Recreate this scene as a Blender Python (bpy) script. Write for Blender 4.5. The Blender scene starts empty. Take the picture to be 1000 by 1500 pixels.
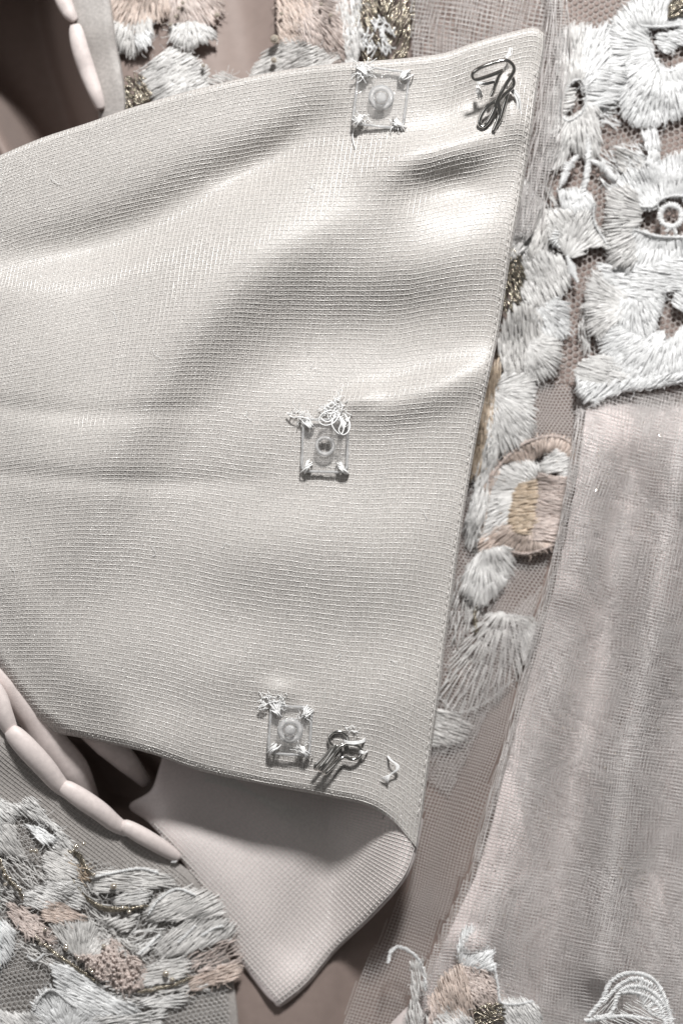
import bpy, math, random
import numpy as np
from mathutils import Vector, geometry

random.seed(7)
RNG = np.random.default_rng(7)
K = 1e-4          # metres per photograph-scale unit (0.1 mm)
H = 2500.0        # camera height above the garment, in the same unit
col = bpy.context.scene.collection
scn = bpy.context.scene

# ------------------------------------------------------------------ camera
cam_d = bpy.data.cameras.new('camera')
cam = bpy.data.objects.new('camera', cam_d); col.objects.link(cam)
cam.location = (0, 0, H * K)
cam_d.sensor_fit = 'VERTICAL'; cam_d.sensor_height = 24
cam_d.lens = 12.0 / (750.0 / H)
cam_d.clip_start = 0.001; cam_d.clip_end = 20
cam_d.dof.use_dof = True; cam_d.dof.focus_distance = (H - 150) * K; cam_d.dof.aperture_fstop = 7.5
scn.camera = cam

# ------------------------------------------------------------------ light
world = bpy.data.worlds.new('World'); scn.world = world; world.use_nodes = True
bg = world.node_tree.nodes['Background']
bg.inputs[0].default_value = (1.0, 0.98, 0.95, 1); bg.inputs[1].default_value = 0.085

def area(name, loc, target, size, power, color):
    d = bpy.data.lights.new(name, 'AREA'); d.shape = 'DISK'; d.size = size; d.energy = power; d.color = color
    o = bpy.data.objects.new(name, d); col.objects.link(o); o.location = loc
    o.rotation_euler = (Vector(target) - Vector(loc)).to_track_quat('-Z', 'Y').to_euler()
    return o
area('ceiling_lamp', (0.06, 0.38, 0.37), (0, 0, 0), 0.065, 3.7, (1.0, 0.99, 0.97))
area('fill_lamp', (-0.45, 0.25, 0.55), (0, 0, 0), 0.45, 0.65, (1.0, 0.98, 0.97))  # added soft fill from the left for contrast and highlights, no seen source
vs = scn.view_settings
vs.view_transform = 'Standard'; vs.look = 'None'; vs.gamma = 1; vs.exposure = 0.04

# ------------------------------------------------------------------ helpers
def P(a):
    """photo-scale (x right, y down, z up) array -> metres, on the ray of that point at height z"""
    a = np.asarray(a, float).reshape(-1, 3)
    f = (H - a[:, 2]) / H
    return np.stack([(a[:, 0] - 500) * f * K, (750 - a[:, 1]) * f * K, a[:, 2] * K], 1)

def fbm(x, y, scale, seed, octv=3):
    r = np.random.default_rng(seed); out = 0.0; amp = 1.0; s = scale
    for o in range(octv):
        for i in range(4):
            a = r.uniform(0, 6.283); ph = r.uniform(0, 6.283)
            out = out + amp * 0.35 * np.sin((x * math.cos(a) + y * math.sin(a)) * 6.283 / s * r.uniform(.7, 1.3) + ph)
        amp *= .5; s *= .5
    return out

def sstep(x, a, b):
    t = np.clip((x - a) / (b - a), 0, 1); return t * t * (3 - 2 * t)

def spline(pts, n):
    """Catmull-Rom resample of a polyline of any dimension, n points by arc length"""
    p = np.asarray(pts, float)
    if len(p) == 2:
        return p[0] + (p[1] - p[0]) * np.linspace(0, 1, n)[:, None]
    q = np.vstack([2 * p[0] - p[1], p, 2 * p[-1] - p[-2]])
    out = []
    for i in range(1, len(q) - 2):
        t = np.linspace(0, 1, 24, endpoint=False)[:, None]
        a, b, c, d = q[i - 1], q[i], q[i + 1], q[i + 2]
        out.append(.5 * ((2 * b) + (c - a) * t + (2 * a - 5 * b + 4 * c - d) * t ** 2 + (3 * b - a - 3 * c + d) * t ** 3))
    out.append(p[-1:]); c = np.vstack(out)
    s = np.r_[0, np.cumsum(np.linalg.norm(np.diff(c, axis=0), axis=1))]
    u = np.linspace(0, s[-1], n)
    return np.stack([np.interp(u, s, c[:, k]) for k in range(c.shape[1])], 1)

def polyline_dist(x, y, pts):
    p = np.asarray(pts, float); best = np.full(np.shape(x), 1e9)
    for a, b in zip(p[:-1], p[1:]):
        d = b - a; t = np.clip(((x - a[0]) * d[0] + (y - a[1]) * d[1]) / (d @ d), 0, 1)
        best = np.minimum(best, np.hypot(x - a[0] - t * d[0], y - a[1] - t * d[1]))
    return best

def ridge(x, y, pts, w):
    """soft fold along a line, dying out towards both ends"""
    p = np.asarray(pts, float); tot = np.linalg.norm(np.diff(p, axis=0), axis=1).sum(); n = max(3, int(tot / (w * .5)) + 1)
    c = spline(p, n); g = tot / (n - 1) / (w * 1.7725); out = np.zeros(np.shape(x))
    for k in range(n):
        f = k / (n - 1); out = out + (.35 + .65 * math.sin(math.pi * f) ** .7) * np.exp(-((x - c[k, 0]) ** 2 + (y - c[k, 1]) ** 2) / w ** 2)
    return out * g

def inside(x, y, poly):
    p = np.asarray(poly, float); r = np.zeros(np.shape(x), bool)
    x1, y1 = p[-1]
    for x2, y2 in p:
        if y1 != y2:
            c = ((y2 > y) != (y1 > y)) & (x < (x1 - x2) * (y - y2) / (y1 - y2) + x2)
            r ^= c
        x1, y1 = x2, y2
    return r

class MB:
    def __init__(s): s.v = []; s.f = []; s.n = 0; s.t = []
    def add(s, v, f):
        v = np.asarray(v, float); s.v.append(v); f = np.asarray(f, np.int64)
        (s.f if f.shape[1] == 4 else s.t).append(f + s.n); s.n += len(v)
    def tube(s, path, r, sides=4, cap=True, flat=1.0):
        """round tube along a photo-scale path; r scalar or per point; flat squeezes it in z"""
        p = np.asarray(path, float); n = len(p)
        if n < 2: return
        r = np.broadcast_to(np.asarray(r, float), (n,))
        t = np.gradient(p, axis=0); t /= (np.linalg.norm(t, axis=1)[:, None] + 1e-9)
        up = np.array([0, 0, 1.0]); side = np.cross(t, up)
        ln = np.linalg.norm(side, axis=1)
        if (ln < .15).any():
            for i in range(n):
                if ln[i] < .15:
                    side[i] = side[i - 1] if i else np.array([1.0, 0, 0])
        side -= t * np.sum(side * t, 1)[:, None]
        side /= (np.linalg.norm(side, axis=1)[:, None] + 1e-9)
        nor = np.cross(side, t)
        a = np.arange(sides) * 2 * math.pi / sides + math.pi / 2
        v = p[:, None] + r[:, None, None] * (np.cos(a)[None, :, None] * side[:, None] + flat * np.sin(a)[None, :, None] * nor[:, None])
        i = np.arange(n - 1)[:, None] * sides; j = np.arange(sides)[None]; j2 = (j + 1) % sides
        f = np.stack([i + j, i + j2, i + sides + j2, i + sides + j], -1).reshape(-1, 4)
        s.add(v.reshape(-1, 3), f)
        if cap and sides >= 3:
            base = s.n - n * sides
            for k0, rev in ((0, False), (n - 1, True)):
                idx = base + k0 * sides + np.arange(sides)
                c = p[k0] ; s.v.append(c[None]); ci = s.n; s.n += 1
                a1 = idx; a2 = np.roll(idx, -1)
                tri = np.stack([a2, a1, np.full(sides, ci)], 1) if not rev else np.stack([a1, a2, np.full(sides, ci)], 1)
                s.t.append(tri)
    def tubes(s, paths, r, sides=3):
        """many equal-length open tubes at once: paths (m, n, 3)"""
        p = np.asarray(paths, float)
        if not len(p): return
        m, n, _ = p.shape
        t = np.gradient(p, axis=1); t /= (np.linalg.norm(t, axis=2)[..., None] + 1e-9)
        side = np.cross(t, np.array([0, 0, 1.0])); side /= (np.linalg.norm(side, axis=2)[..., None] + 1e-9)
        nor = np.cross(side, t)
        a = np.arange(sides) * 2 * math.pi / sides + math.pi / 2
        r = np.broadcast_to(np.asarray(r, float), (m, n))[..., None, None]
        v = p[:, :, None] + r * (np.cos(a)[:, None] * side[:, :, None] + np.sin(a)[:, None] * nor[:, :, None])
        b = (np.arange(m) * n * sides)[:, None, None]; i = np.arange(n - 1)[None, :, None] * sides
        j = np.arange(sides)[None, None]; j2 = (j + 1) % sides
        f = np.stack(np.broadcast_arrays(b + i + j, b + i + j2, b + i + sides + j2, b + i + sides + j), -1).reshape(-1, 4)
        s.add(v.reshape(-1, 3), f)
    def queue(s, path, r):
        if not hasattr(s, 'q'): s.q = {}
        s.q.setdefault(len(path), []).append((path, np.broadcast_to(r, (len(path),))))
    def flush(s, sides=4):
        for n, l in getattr(s, 'q', {}).items():
            s.tubes(np.array([a for a, _ in l]), np.array([b for _, b in l]), sides)
        s.q = {}
    def ball(s, c, r, seg=10, rings=6, sz=1.0):
        th = np.linspace(0.12, math.pi - 0.12, rings); ph = np.arange(seg) * 2 * math.pi / seg
        v = np.stack([np.outer(np.sin(th), np.cos(ph)), np.outer(np.sin(th), np.sin(ph)), np.outer(np.cos(th), np.ones(seg)) * sz], -1).reshape(-1, 3) * r + np.asarray(c)
        i = np.arange(rings - 1)[:, None] * seg; j = np.arange(seg)[None]; j2 = (j + 1) % seg
        s.add(v, np.stack([i + seg + j, i + seg + j2, i + j2, i + j], -1).reshape(-1, 4))
    def build(s, name, mat, parent=None, smooth=True, flat_units=False):
        s.flush()
        v = np.vstack(s.v) if s.v else np.zeros((0, 3))
        quads = np.vstack(s.f) if s.f else np.zeros((0, 4), np.int64)
        tris = np.vstack(s.t) if s.t else np.zeros((0, 3), np.int64)
        w = v if flat_units else P(v)
        me = bpy.data.meshes.new(name)
        me.vertices.add(len(w)); me.vertices.foreach_set('co', w.astype(np.float32).ravel())
        nl = quads.size + tris.size; me.loops.add(nl)
        me.loops.foreach_set('vertex_index', np.r_[quads.ravel(), tris.ravel()].astype(np.int32))
        nf = len(quads) + len(tris); me.polygons.add(nf)
        st = np.r_[np.arange(len(quads)) * 4, len(quads) * 4 + np.arange(len(tris)) * 3].astype(np.int32)
        me.polygons.foreach_set('loop_start', st)
        me.update(calc_edges=True); me.validate()
        if smooth: me.polygons.foreach_set('use_smooth', np.ones(len(me.polygons), bool))
        me.materials.append(mat)
        o = bpy.data.objects.new(name, me); col.objects.link(o)
        if parent is not None:
            o.parent = parent; o.matrix_parent_inverse = parent_inv(parent)
        return o

def parent_inv(p):
    from mathutils import Matrix
    q = p; m = Matrix.Identity(4)
    while q is not None:
        m = Matrix.Translation(q.location) @ m if q.parent is None else m
        q = q.parent
    return m.inverted() if p.parent is None else Matrix.Identity(4)

def thing(name, label, cat, at, group=None):
    o = bpy.data.objects.new(name, None); col.objects.link(o)
    o.empty_display_size = .002
    o.location = P([at])[0]
    o['label'] = label; o['category'] = cat
    if group: o['group'] = group
    return o

def grid_faces(nr, nc, off=0):
    i = np.arange(nr - 1)[:, None] * nc; j = np.arange(nc - 1)[None]
    return (np.stack([i + j, i + nc + j, i + nc + j + 1, i + j + 1], -1) + off).reshape(-1, 4)

def sheet(mb, poly, zf, step, thick=0.0, rim=0.0):
    """cloth sheet over a closed outline, height zf(x, y); rolled rim of the given thickness"""
    p = np.asarray(poly, float); c = spline(np.vstack([p, p[:1]]), max(12, int(np.sum(np.linalg.norm(np.diff(np.vstack([p, p[:1]]), axis=0), axis=1)) / step)))[:-1]
    x0, y0 = c.min(0); x1, y1 = c.max(0)
    gx, gy = np.meshgrid(np.arange(x0, x1, step), np.arange(y0, y1, step))
    gx = gx + (np.arange(gx.shape[0]) % 2)[:, None] * step * .5
    gx = gx.ravel(); gy = gy.ravel()
    ok = inside(gx, gy, c)
    cc = np.vstack([c, c[:1]])
    ok &= polyline_dist(gx, gy, cc) > step * .45
    pts = np.vstack([c, np.stack([gx[ok], gy[ok]], 1)])
    n = len(c)
    res = geometry.delaunay_2d_cdt([Vector(q) for q in pts], [(i, (i + 1) % n) for i in range(n)], [], 1, 1e-4)
    v = np.array([tuple(q) for q in res[0]]); f = np.array([list(q) for q in res[2]])
    z = zf(v[:, 0], v[:, 1])
    if rim: z = z - rim * np.exp(-polyline_dist(v[:, 0], v[:, 1], cc) / (rim * .8))
    mb.add(np.column_stack([v, z]), f)
    if thick:
        t = np.gradient(c, axis=0); nn = np.stack([t[:, 1], -t[:, 0]], 1); nn /= np.linalg.norm(nn, axis=1)[:, None] + 1e-9
        ar = np.sum(c[:, 0] * np.roll(c[:, 1], -1) - np.roll(c[:, 0], -1) * c[:, 1])
        if ar < 0: nn = -nn
        z0 = zf(c[:, 0], c[:, 1]) - rim
        rows = [np.column_stack([c, z0]), np.column_stack([c + nn * thick * .18, z0 - thick * .35]),
                np.column_stack([c + nn * thick * .1, z0 - thick * .8]), np.column_stack([c - nn * thick * .8, z0 - thick])]
        i = np.arange(n); j = (i + 1) % n
        fs = [np.stack([a * n + i, (a + 1) * n + i, (a + 1) * n + j, a * n + j], 1) for a in range(3)]
        mb.add(np.vstack(rows), np.vstack(fs))

# ------------------------------------------------------------------ materials
def new_mat(name):
    m = bpy.data.materials.new(name); m.use_nodes = True
    nt = m.node_tree; b = nt.nodes['Principled BSDF']
    return m, nt, b
def N(nt, t, **kw):
    n = nt.nodes.new(t)
    for k, v in kw.items(): setattr(n, k, v)
    return n
def cloth(name, c, rough=.5, sheen=.3, spec=.4, noise=.10, nscale=900, bump=.25, bscale=4200, bdist=4e-5, island=0.0, transl=0.0, metal=0.0, dot=0.0):
    """woven / spun textile: slight mottling, fine fibre relief, optional per-thread variation"""
    m, nt, b = new_mat(name); L = nt.links
    tc = N(nt, 'ShaderNodeTexCoord')
    nz = N(nt, 'ShaderNodeTexNoise'); nz.inputs['Scale'].default_value = nscale; nz.inputs['Detail'].default_value = 3
    L.new(tc.outputs['Object'], nz.inputs['Vector'])
    rp = N(nt, 'ShaderNodeMapRange'); rp.inputs[1].default_value = .3; rp.inputs[2].default_value = .7
    rp.inputs[3].default_value = 1 - noise; rp.inputs[4].default_value = 1 + noise
    L.new(nz.outputs['Fac'], rp.inputs[0]); val = rp.outputs[0]
    if island:
        g = N(nt, 'ShaderNodeNewGeometry'); r2 = N(nt, 'ShaderNodeMapRange')
        r2.inputs[3].default_value = 1 - island; r2.inputs[4].default_value = 1 + island * .4
        L.new(g.outputs['Random Per Island'], r2.inputs[0])
        mu = N(nt, 'ShaderNodeMath', operation='MULTIPLY'); L.new(val, mu.inputs[0]); L.new(r2.outputs[0], mu.inputs[1]); val = mu.outputs[0]
    mx = N(nt, 'ShaderNodeVectorMath', operation='SCALE'); mx.inputs[0].default_value = c
    L.new(val, mx.inputs['Scale']); L.new(mx.outputs[0], b.inputs['Base Color'])
    b.inputs['Roughness'].default_value = rough; b.inputs['Specular IOR Level'].default_value = spec
    b.inputs['Sheen Weight'].default_value = sheen; b.inputs['Sheen Roughness'].default_value = .4
    b.inputs['Metallic'].default_value = metal
    bn = N(nt, 'ShaderNodeTexNoise'); bn.inputs['Scale'].default_value = bscale; bn.inputs['Detail'].default_value = 2
    L.new(tc.outputs['Object'], bn.inputs['Vector'])
    bp = N(nt, 'ShaderNodeBump'); bp.inputs['Strength'].default_value = bump; bp.inputs['Distance'].default_value = bdist
    L.new(bn.outputs['Fac'], bp.inputs['Height']); L.new(bp.outputs[0], b.inputs['Normal'])
    if transl:
        tr = N(nt, 'ShaderNodeBsdfTranslucent'); tr.inputs[0].default_value = (*c, 1)
        ms = N(nt, 'ShaderNodeMixShader'); ms.inputs[0].default_value = transl
        L.new(b.outputs[0], ms.inputs[1]); L.new(tr.outputs[0], ms.inputs[2])
        L.new(ms.outputs[0], nt.nodes['Material Output'].inputs['Surface'])
    return m

M = {}
M['panel'] = cloth('panel_satin', (.475, .448, .428), .40, .2, .5, .22, 3600, .7, 4200, 6e-5)
M['tail'] = cloth('tail_blush_satin', (.68, .61, .60), .33, .3, .5, .06, 2600, .3, 4200, 3e-5)
M['panel_net'] = cloth('panel_net_thread', (.69, .668, .645), .22, .2, .8, .10, 3000, .4, 7000, 3e-5)
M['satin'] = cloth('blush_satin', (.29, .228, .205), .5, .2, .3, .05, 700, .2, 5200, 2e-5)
M['satin_pale'] = cloth('pale_satin', (.74, .66, .64), .45, .3, .35, .07, 1400, .5, 5200, 4e-5)
M['placket'] = cloth('placket_fabric', (.38, .355, .34), .5, .2, .35, .16, 2600, .5, 3600, 4e-5)
M['placket_net'] = cloth('placket_thread', (.52, .495, .475), .45, .2, .4, .1, 2600, .3, 6000, 3e-5)
M['tulle'] = cloth('tulle_thread', (.94, .91, .90), .35, .1, .6, .03, 2000, 0, 4000, 2e-5, 0, .2)
M['net'] = cloth('lace_net_thread', (.66, .60, .575), .45, .1, .4, .05, 2000, 0, 4000, 2e-5)
M['white'] = cloth('white_embroidery_thread', (.94, .945, .95), .24, .15, .7, .06, 2500, .7, 5200, 6e-5, .16, .12)
M['ivory'] = cloth('ivory_embroidery_thread', (.85, .84, .83), .26, .15, .6, .08, 1500, .7, 5200, 6e-5, .18, .12)
M['grey'] = cloth('sheer_white_thread', (.78, .765, .75), .3, .15, .5, .12, 1500, .7, 5200, 6e-5, .15, .12)
M['peach'] = cloth('peach_embroidery_thread', (.82, .70, .63), .36, .15, .5, .12, 1500, .7, 5200, 6e-5, .25, .2)
M['blush'] = cloth('blush_embroidery_thread', (.80, .70, .655), .34, .15, .5, .10, 1500, .7, 5200, 6e-5, .25, .2)
M['tan'] = cloth('tan_embroidery_thread', (.60, .49, .38), .38, .1, .5, .15, 1500, .7, 5200, 6e-5, .3)
M['gold'] = cloth('gold_metallic_thread', (.50, .45, .37), .2, 0, .8, .3, 2200, 1, 4200, 1e-4, .5, metal=.8)
M['sew'] = cloth('white_sewing_thread', (.95, .95, .95), .4, .2, .5, .04, 2500, .4, 6000, 4e-5, .06)
M['chiffon'] = cloth('pale_chiffon', (.72, .645, .63), .5, .3, .3, .06, 500, .4, 4800, 4e-5)

m, nt, b = new_mat('hook_steel'); b.inputs['Metallic'].default_value = 1; b.inputs['Base Color'].default_value = (.70, .69, .67, 1); b.inputs['Roughness'].default_value = .13
M['steel'] = m
m, nt, b = new_mat('bead_glass'); b.inputs['Base Color'].default_value = (.62, .56, .48, 1); b.inputs['Metallic'].default_value = .55; b.inputs['Roughness'].default_value = .08
M['bead'] = m
m, nt, b = new_mat('clear_plastic')
b.inputs['Base Color'].default_value = (.97, .97, .98, 1); b.inputs['Roughness'].default_value = .2; b.inputs['IOR'].default_value = 1.46
nzp = N(nt, 'ShaderNodeTexNoise'); nzp.inputs['Scale'].default_value = 700; tcp = N(nt, 'ShaderNodeTexCoord')
bpp = N(nt, 'ShaderNodeBump'); bpp.inputs['Strength'].default_value = .8; bpp.inputs['Distance'].default_value = 6e-4
nt.links.new(tcp.outputs['Object'], nzp.inputs['Vector']); nt.links.new(nzp.outputs['Fac'], bpp.inputs['Height'])
nt.links.new(bpp.outputs[0], b.inputs['Normal'])
trp = N(nt, 'ShaderNodeBsdfTransparent'); gls = N(nt, 'ShaderNodeBsdfGlossy'); gls.inputs['Roughness'].default_value = .06
lw = N(nt, 'ShaderNodeFresnel'); lw.inputs['IOR'].default_value = 1.33; gl2 = N(nt, 'ShaderNodeBsdfGlass'); gl2.inputs['IOR'].default_value = 1.3; gl2.inputs['Roughness'].default_value = .05
for q in (gls, lw, gl2): nt.links.new(bpp.outputs[0], q.inputs['Normal'])
m0 = N(nt, 'ShaderNodeMixShader'); m0.inputs[0].default_value = .08; nt.links.new(trp.outputs[0], m0.inputs[1]); nt.links.new(gl2.outputs[0], m0.inputs[2])
m1 = N(nt, 'ShaderNodeMixShader'); nt.links.new(lw.outputs[0], m1.inputs[0]); nt.links.new(m0.outputs[0], m1.inputs[1]); nt.links.new(gls.outputs[0], m1.inputs[2])
tl = N(nt, 'ShaderNodeBsdfTranslucent'); tl.inputs[0].default_value = (.95, .96, .97, 1); mt = N(nt, 'ShaderNodeMixShader'); mt.inputs[0].default_value = .5
nt.links.new(b.outputs[0], mt.inputs[1]); nt.links.new(tl.outputs[0], mt.inputs[2])
m2 = N(nt, 'ShaderNodeMixShader'); m2.inputs[0].default_value = .36; nt.links.new(m1.outputs[0], m2.inputs[1]); nt.links.new(mt.outputs[0], m2.inputs[2])
nt.links.new(m2.outputs[0], nt.nodes['Material Output'].inputs['Surface'])
M['plastic'] = m
m0.inputs[0].default_value = .04; m2.inputs[0].default_value = .12
rimm = m.copy(); rimm.name = 'clear_plastic_edge'; M['plastic_rim'] = rimm
for nd in rimm.node_tree.nodes:
    if nd.name == m2.name: nd.inputs[0].default_value = .6
    if nd.name == lw.name: nd.inputs['IOR'].default_value = 1.35

# ------------------------------------------------------------------ setting: the satin underskirt
PIT = [(-260, -130), (60, -130), (92, -90), (106, 30), (122, 90), (150, 170), (215, 190), (225, 330), (60, 420), (-260, 420)]
GAP = [(90, 1085), (150, 1075), (235, 1105), (262, 1150), (222, 1205), (150, 1190)]
def skirt_z(x, y):
    z = 7 * fbm(x, y, 420, 3, 2) - 6
    # long soft folds running down the right-hand side
    for pts, h, w in (([(760, 700), (700, 1100), (600, 1500)], -22, 45), ([(690, 1000), (650, 1250), (610, 1500)], 8, 25),
                      ([(470, -60), (455, 110)], 26, 22), ([(345, -60), (370, 120)], -16, 40),
                      ([(560, 1350), (500, 1520)], -14, 30)):
        z = z + h * np.exp(-(polyline_dist(x, y, pts) / w) ** 2)
    pd = polyline_dist(x, y, PIT + PIT[:1]); pi = inside(x, y, PIT)
    z = np.where(pi, z - 330 * sstep(pd, 0, 46), z)
    z = z + np.where(pi, 200 * np.exp(-(polyline_dist(x, y, [(-60, 120), (-20, 175), (20, 250)]) / 34) ** 2), 0)
    gd = polyline_dist(x, y, GAP + GAP[:1]); gi = inside(x, y, GAP)
    z = np.where(gi, z - 55 * sstep(gd, 0, 30), z)
    return z
mb = MB()
xs = np.arange(-420, 1421, 9.0); ys = np.arange(-520, 2001, 9.0)
gx, gy = np.meshgrid(xs, ys); SK = skirt_z(gx, gy)
def skirt_z(x, y):
    fx = np.clip((np.asarray(x) + 420) / 9, 0, len(xs) - 1.001); fy = np.clip((np.asarray(y) + 520) / 9, 0, len(ys) - 1.001)
    i = fx.astype(int); j = fy.astype(int); a = fx - i; b = fy - j
    return (SK[j, i] * (1 - a) + SK[j, i + 1] * a) * (1 - b) + (SK[j + 1, i] * (1 - a) + SK[j + 1, i + 1] * a) * b
mb.add(np.stack([gx, gy, SK], -1).reshape(-1, 3), grid_faces(len(ys), len(xs)))
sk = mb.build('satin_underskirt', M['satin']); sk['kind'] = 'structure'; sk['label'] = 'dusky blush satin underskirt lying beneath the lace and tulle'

# ------------------------------------------------------------------ netting
def hexnet(mb, poly, pitch, r, zf, rot=0.0, warp=0.0, seed=1, squash=1.0):
    """bobbinet: hexagonal holes, every thread side a real strand"""
    p = np.asarray(poly, float); c = p.mean(0); R = np.max(np.linalg.norm(p - c, axis=1)) + pitch
    a = pitch / math.sqrt(3); n1 = int(R / (1.5 * a)) + 1; n2 = int(R / pitch) + 1
    i, j = np.meshgrid(np.arange(-n1, n1 + 1), np.arange(-n2, n2 + 1)); i = i.ravel(); j = j.ravel()
    cx = i * 1.5 * a; cy = (j + .5 * (i % 2)) * pitch
    ang = np.radians([0, 60, 120, 180])
    segs = []
    for k in range(3):
        A = np.stack([cx + a * np.cos(ang[k]), cy + a * np.sin(ang[k])], 1)
        B = np.stack([cx + a * np.cos(ang[k + 1]), cy + a * np.sin(ang[k + 1])], 1)
        segs.append(np.stack([A, B], 1))
    s = np.vstack(segs); s[..., 1] *= squash
    ca, sa = math.cos(rot), math.sin(rot)
    s = np.stack([c[0] + s[..., 0] * ca - s[..., 1] * sa, c[1] + s[..., 0] * sa + s[..., 1] * ca], -1)
    if warp:
        s = s + np.stack([warp * fbm(s[..., 0], s[..., 1], 140, seed, 2), warp * fbm(s[..., 0], s[..., 1], 140, seed + 5, 2)], -1)
    ok = inside(s[..., 0].mean(1), s[..., 1].mean(1), poly); s = s[ok]
    d = s[:, 1] - s[:, 0]; s = np.stack([s[:, 0] - d * .06, s[:, 1] + d * .06], 1)
    mb.tubes(np.concatenate([s, zf(s[..., 0], s[..., 1])[..., None]], -1), r, 3)

def weave(mb, poly, pitch, r, zf, rot=0.0, bunch=0.0, blen=90, warp=6, seed=1, step=6.0, sides=3, ratio=1.0):
    """square mesh tulle: two sets of threads, gathered where the cloth folds"""
    p = np.asarray(poly, float); c = p.mean(0); R = np.max(np.linalg.norm(p - c, axis=1)) + 20
    ca, sa = math.cos(rot), math.sin(rot)
    n = int(2 * R / step)
    for fam in (0, 1):
        pt = pitch if fam == 0 else pitch * ratio
        u0 = np.arange(-R, R, pt); t = np.linspace(-R, R, n)
        U, T = np.meshgrid(u0, t, indexing='ij')
        a, bb = (U, T) if fam == 0 else (T, U)
        if bunch: a = a + bunch * blen / 6.283 * np.sin(a * 6.283 / blen + 1.3 * np.sin(bb / 170.0 + seed) + seed)
        x = c[0] + a * ca - bb * sa; y = c[1] + a * sa + bb * ca
        x2 = x + warp * fbm(x, y, 260, seed, 2); y2 = y + warp * fbm(x, y, 260, seed + 9, 2)
        z = zf(x2, y2) + (.8 if fam else 0)
        ok = inside(x2, y2, poly)
        seg = ok[:, :-1] & ok[:, 1:]
        # join runs of three samples to keep strands continuous
        A = np.stack([x2, y2, z], -1)
        mb.tubes(np.stack([A[:, :-1][seg], A[:, 1:][seg]], 1), r, sides)

def net_z(x, y): return skirt_z(x, y) + 7
t = thing('lace_netting', 'honeycomb net ground stretched behind the white flowers at upper right', 'netting', (900, 300, 0))
RIGHT_NET = [(600, -40), (1040, -40), (1040, 580), (850, 575), (842, 660), (815, 780), (780, 900), (650, 1180), (610, 1200), (640, 1000), (690, 620), (740, 350), (770, 150), (770, 40), (600, 60)]
mb = MB(); hexnet(mb, [(812, -40), (1040, -40), (1040, 590), (846, 590), (838, 560), (760, 560), (745, 380), (790, 200)], 8.7, .95, net_z, .15, 4, 11)
o = mb.build('netting', M['net'], t); o['kind'] = 'stuff'
mb = MB(); hexnet(mb, [(690, 560), (848, 560), (842, 660), (815, 780), (780, 900), (650, 1180), (612, 1200), (640, 1000)], 6.0, .6, net_z, .5, 4, 21, .8)
o = mb.build('fine_netting', M['tulle'], t); o['kind'] = 'stuff'

def tulle_z(off, seed):
    def f(x, y):
        z = off + 10 * fbm(x, y, 300, seed, 2) - 46 * (1 - sstep(y, 570, 650))
        for pts, h, w in (([(880, 560), (850, 800), (770, 1100), (700, 1380)], 34, 34), ([(1000, 640), (960, 900), (910, 1150), (880, 1420)], 40, 32),
                          ([(940, 600), (890, 900), (820, 1250), (790, 1500)], -26, 30), ([(1050, 700), (1010, 1000), (960, 1300), (950, 1520)], -24, 30), ([(820, 900), (750, 1150), (690, 1350)], -16, 22)):
            z = z + h * np.exp(-(polyline_dist(x, y, pts) / w) ** 2) * sstep(y, 575, 720)
        return z
    return f
TUL = [(846, 572), (1060, 560), (1060, 1560), (560, 1560), (610, 1440), (655, 1340), (690, 1262), (728, 1122), (757, 1010), (792, 880), (820, 760), (838, 650)]
TUL2 = [(870, 580), (1060, 560), (1060, 1560), (600, 1560), (650, 1420), (720, 1240), (765, 1080), (800, 930), (835, 780), (850, 660)]
TUL3 = [(930, 575), (1060, 560), (1060, 1560), (760, 1560), (800, 1400), (850, 1200), (880, 1000), (900, 800)]
t = thing('tulle_overskirt', 'pale gathered tulle overskirt draped down the right side', 'tulle', (880, 1000, 20))
SHEER = [(800, 850), (757, 1010), (728, 1122), (690, 1262), (655, 1340), (600, 1460), (570, 1560), (480, 1560), (520, 1440), (590, 1300), (612, 1200), (630, 1110), (660, 1020), (700, 930)]
mb = MB(); sheet(mb, [(x + (14 if x < 1000 else 0), y + (8 if y < 600 else 0)) for x, y in TUL], tulle_z(34, 3), 12); mb.build('chiffon_backing', M['chiffon'], t)
for poly, pt, rr, off, rot, bn, bl, sd, nm in ((TUL, 5.0, .5, 37, .22, .2, 120, 3, 'tulle_layer'), (TUL, 4.8, .48, 41, .24, .2, 150, 8, 'tulle_layer'), (TUL2, 5.2, .46, 45, .20, .2, 170, 27, 'tulle_layer'),
                                             (TUL3, 5.0, .45, 49, .17, .2, 110, 14, 'tulle_layer'), (SHEER, 4.6, .4, 12, .3, .2, 90, 33, 'tulle_layer')):
    mb = MB(); weave(mb, poly, pt, rr, tulle_z(off, sd), rot, bn, bl, 7, sd, 9.0)
    o = mb.build(nm, M['tulle'], t); o['kind'] = 'stuff'
mb = MB()
e = spline(TUL[6:] + TUL[:1], 120)
for k in range(5): mb.tube(np.column_stack([e[:, 0] + k * 2.6 + 2 * fbm(e[:, 0], e[:, 1], 120, k), e[:, 1], tulle_z(38 + k, 3)(e[:, 0], e[:, 1])]), .55, 3)
mb.build('folded_edge', M['tulle'], t)
mb = MB(); V = []; F = []   # tiny metallic facets added over the tulle to make glints
for k in range(420):
    y = RNG.uniform(600, 1500); x = np.interp(y, [572, 760, 1010, 1262, 1560], [846, 820, 757, 690, 560]) + RNG.uniform(4, 320); z = float(tulle_z(46, 3)(np.array([x]), np.array([y]))[0]); a = RNG.normal(0, .5, 2); r = RNG.uniform(.5, 1.1)
    V += [(x - r, y - r, z - a[0] - a[1]), (x + r, y - r, z + a[0] - a[1]), (x + r, y + r, z + a[0] + a[1]), (x - r, y + r, z - a[0] + a[1])]; F.append([4 * k, 4 * k + 3, 4 * k + 2, 4 * k + 1])
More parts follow.
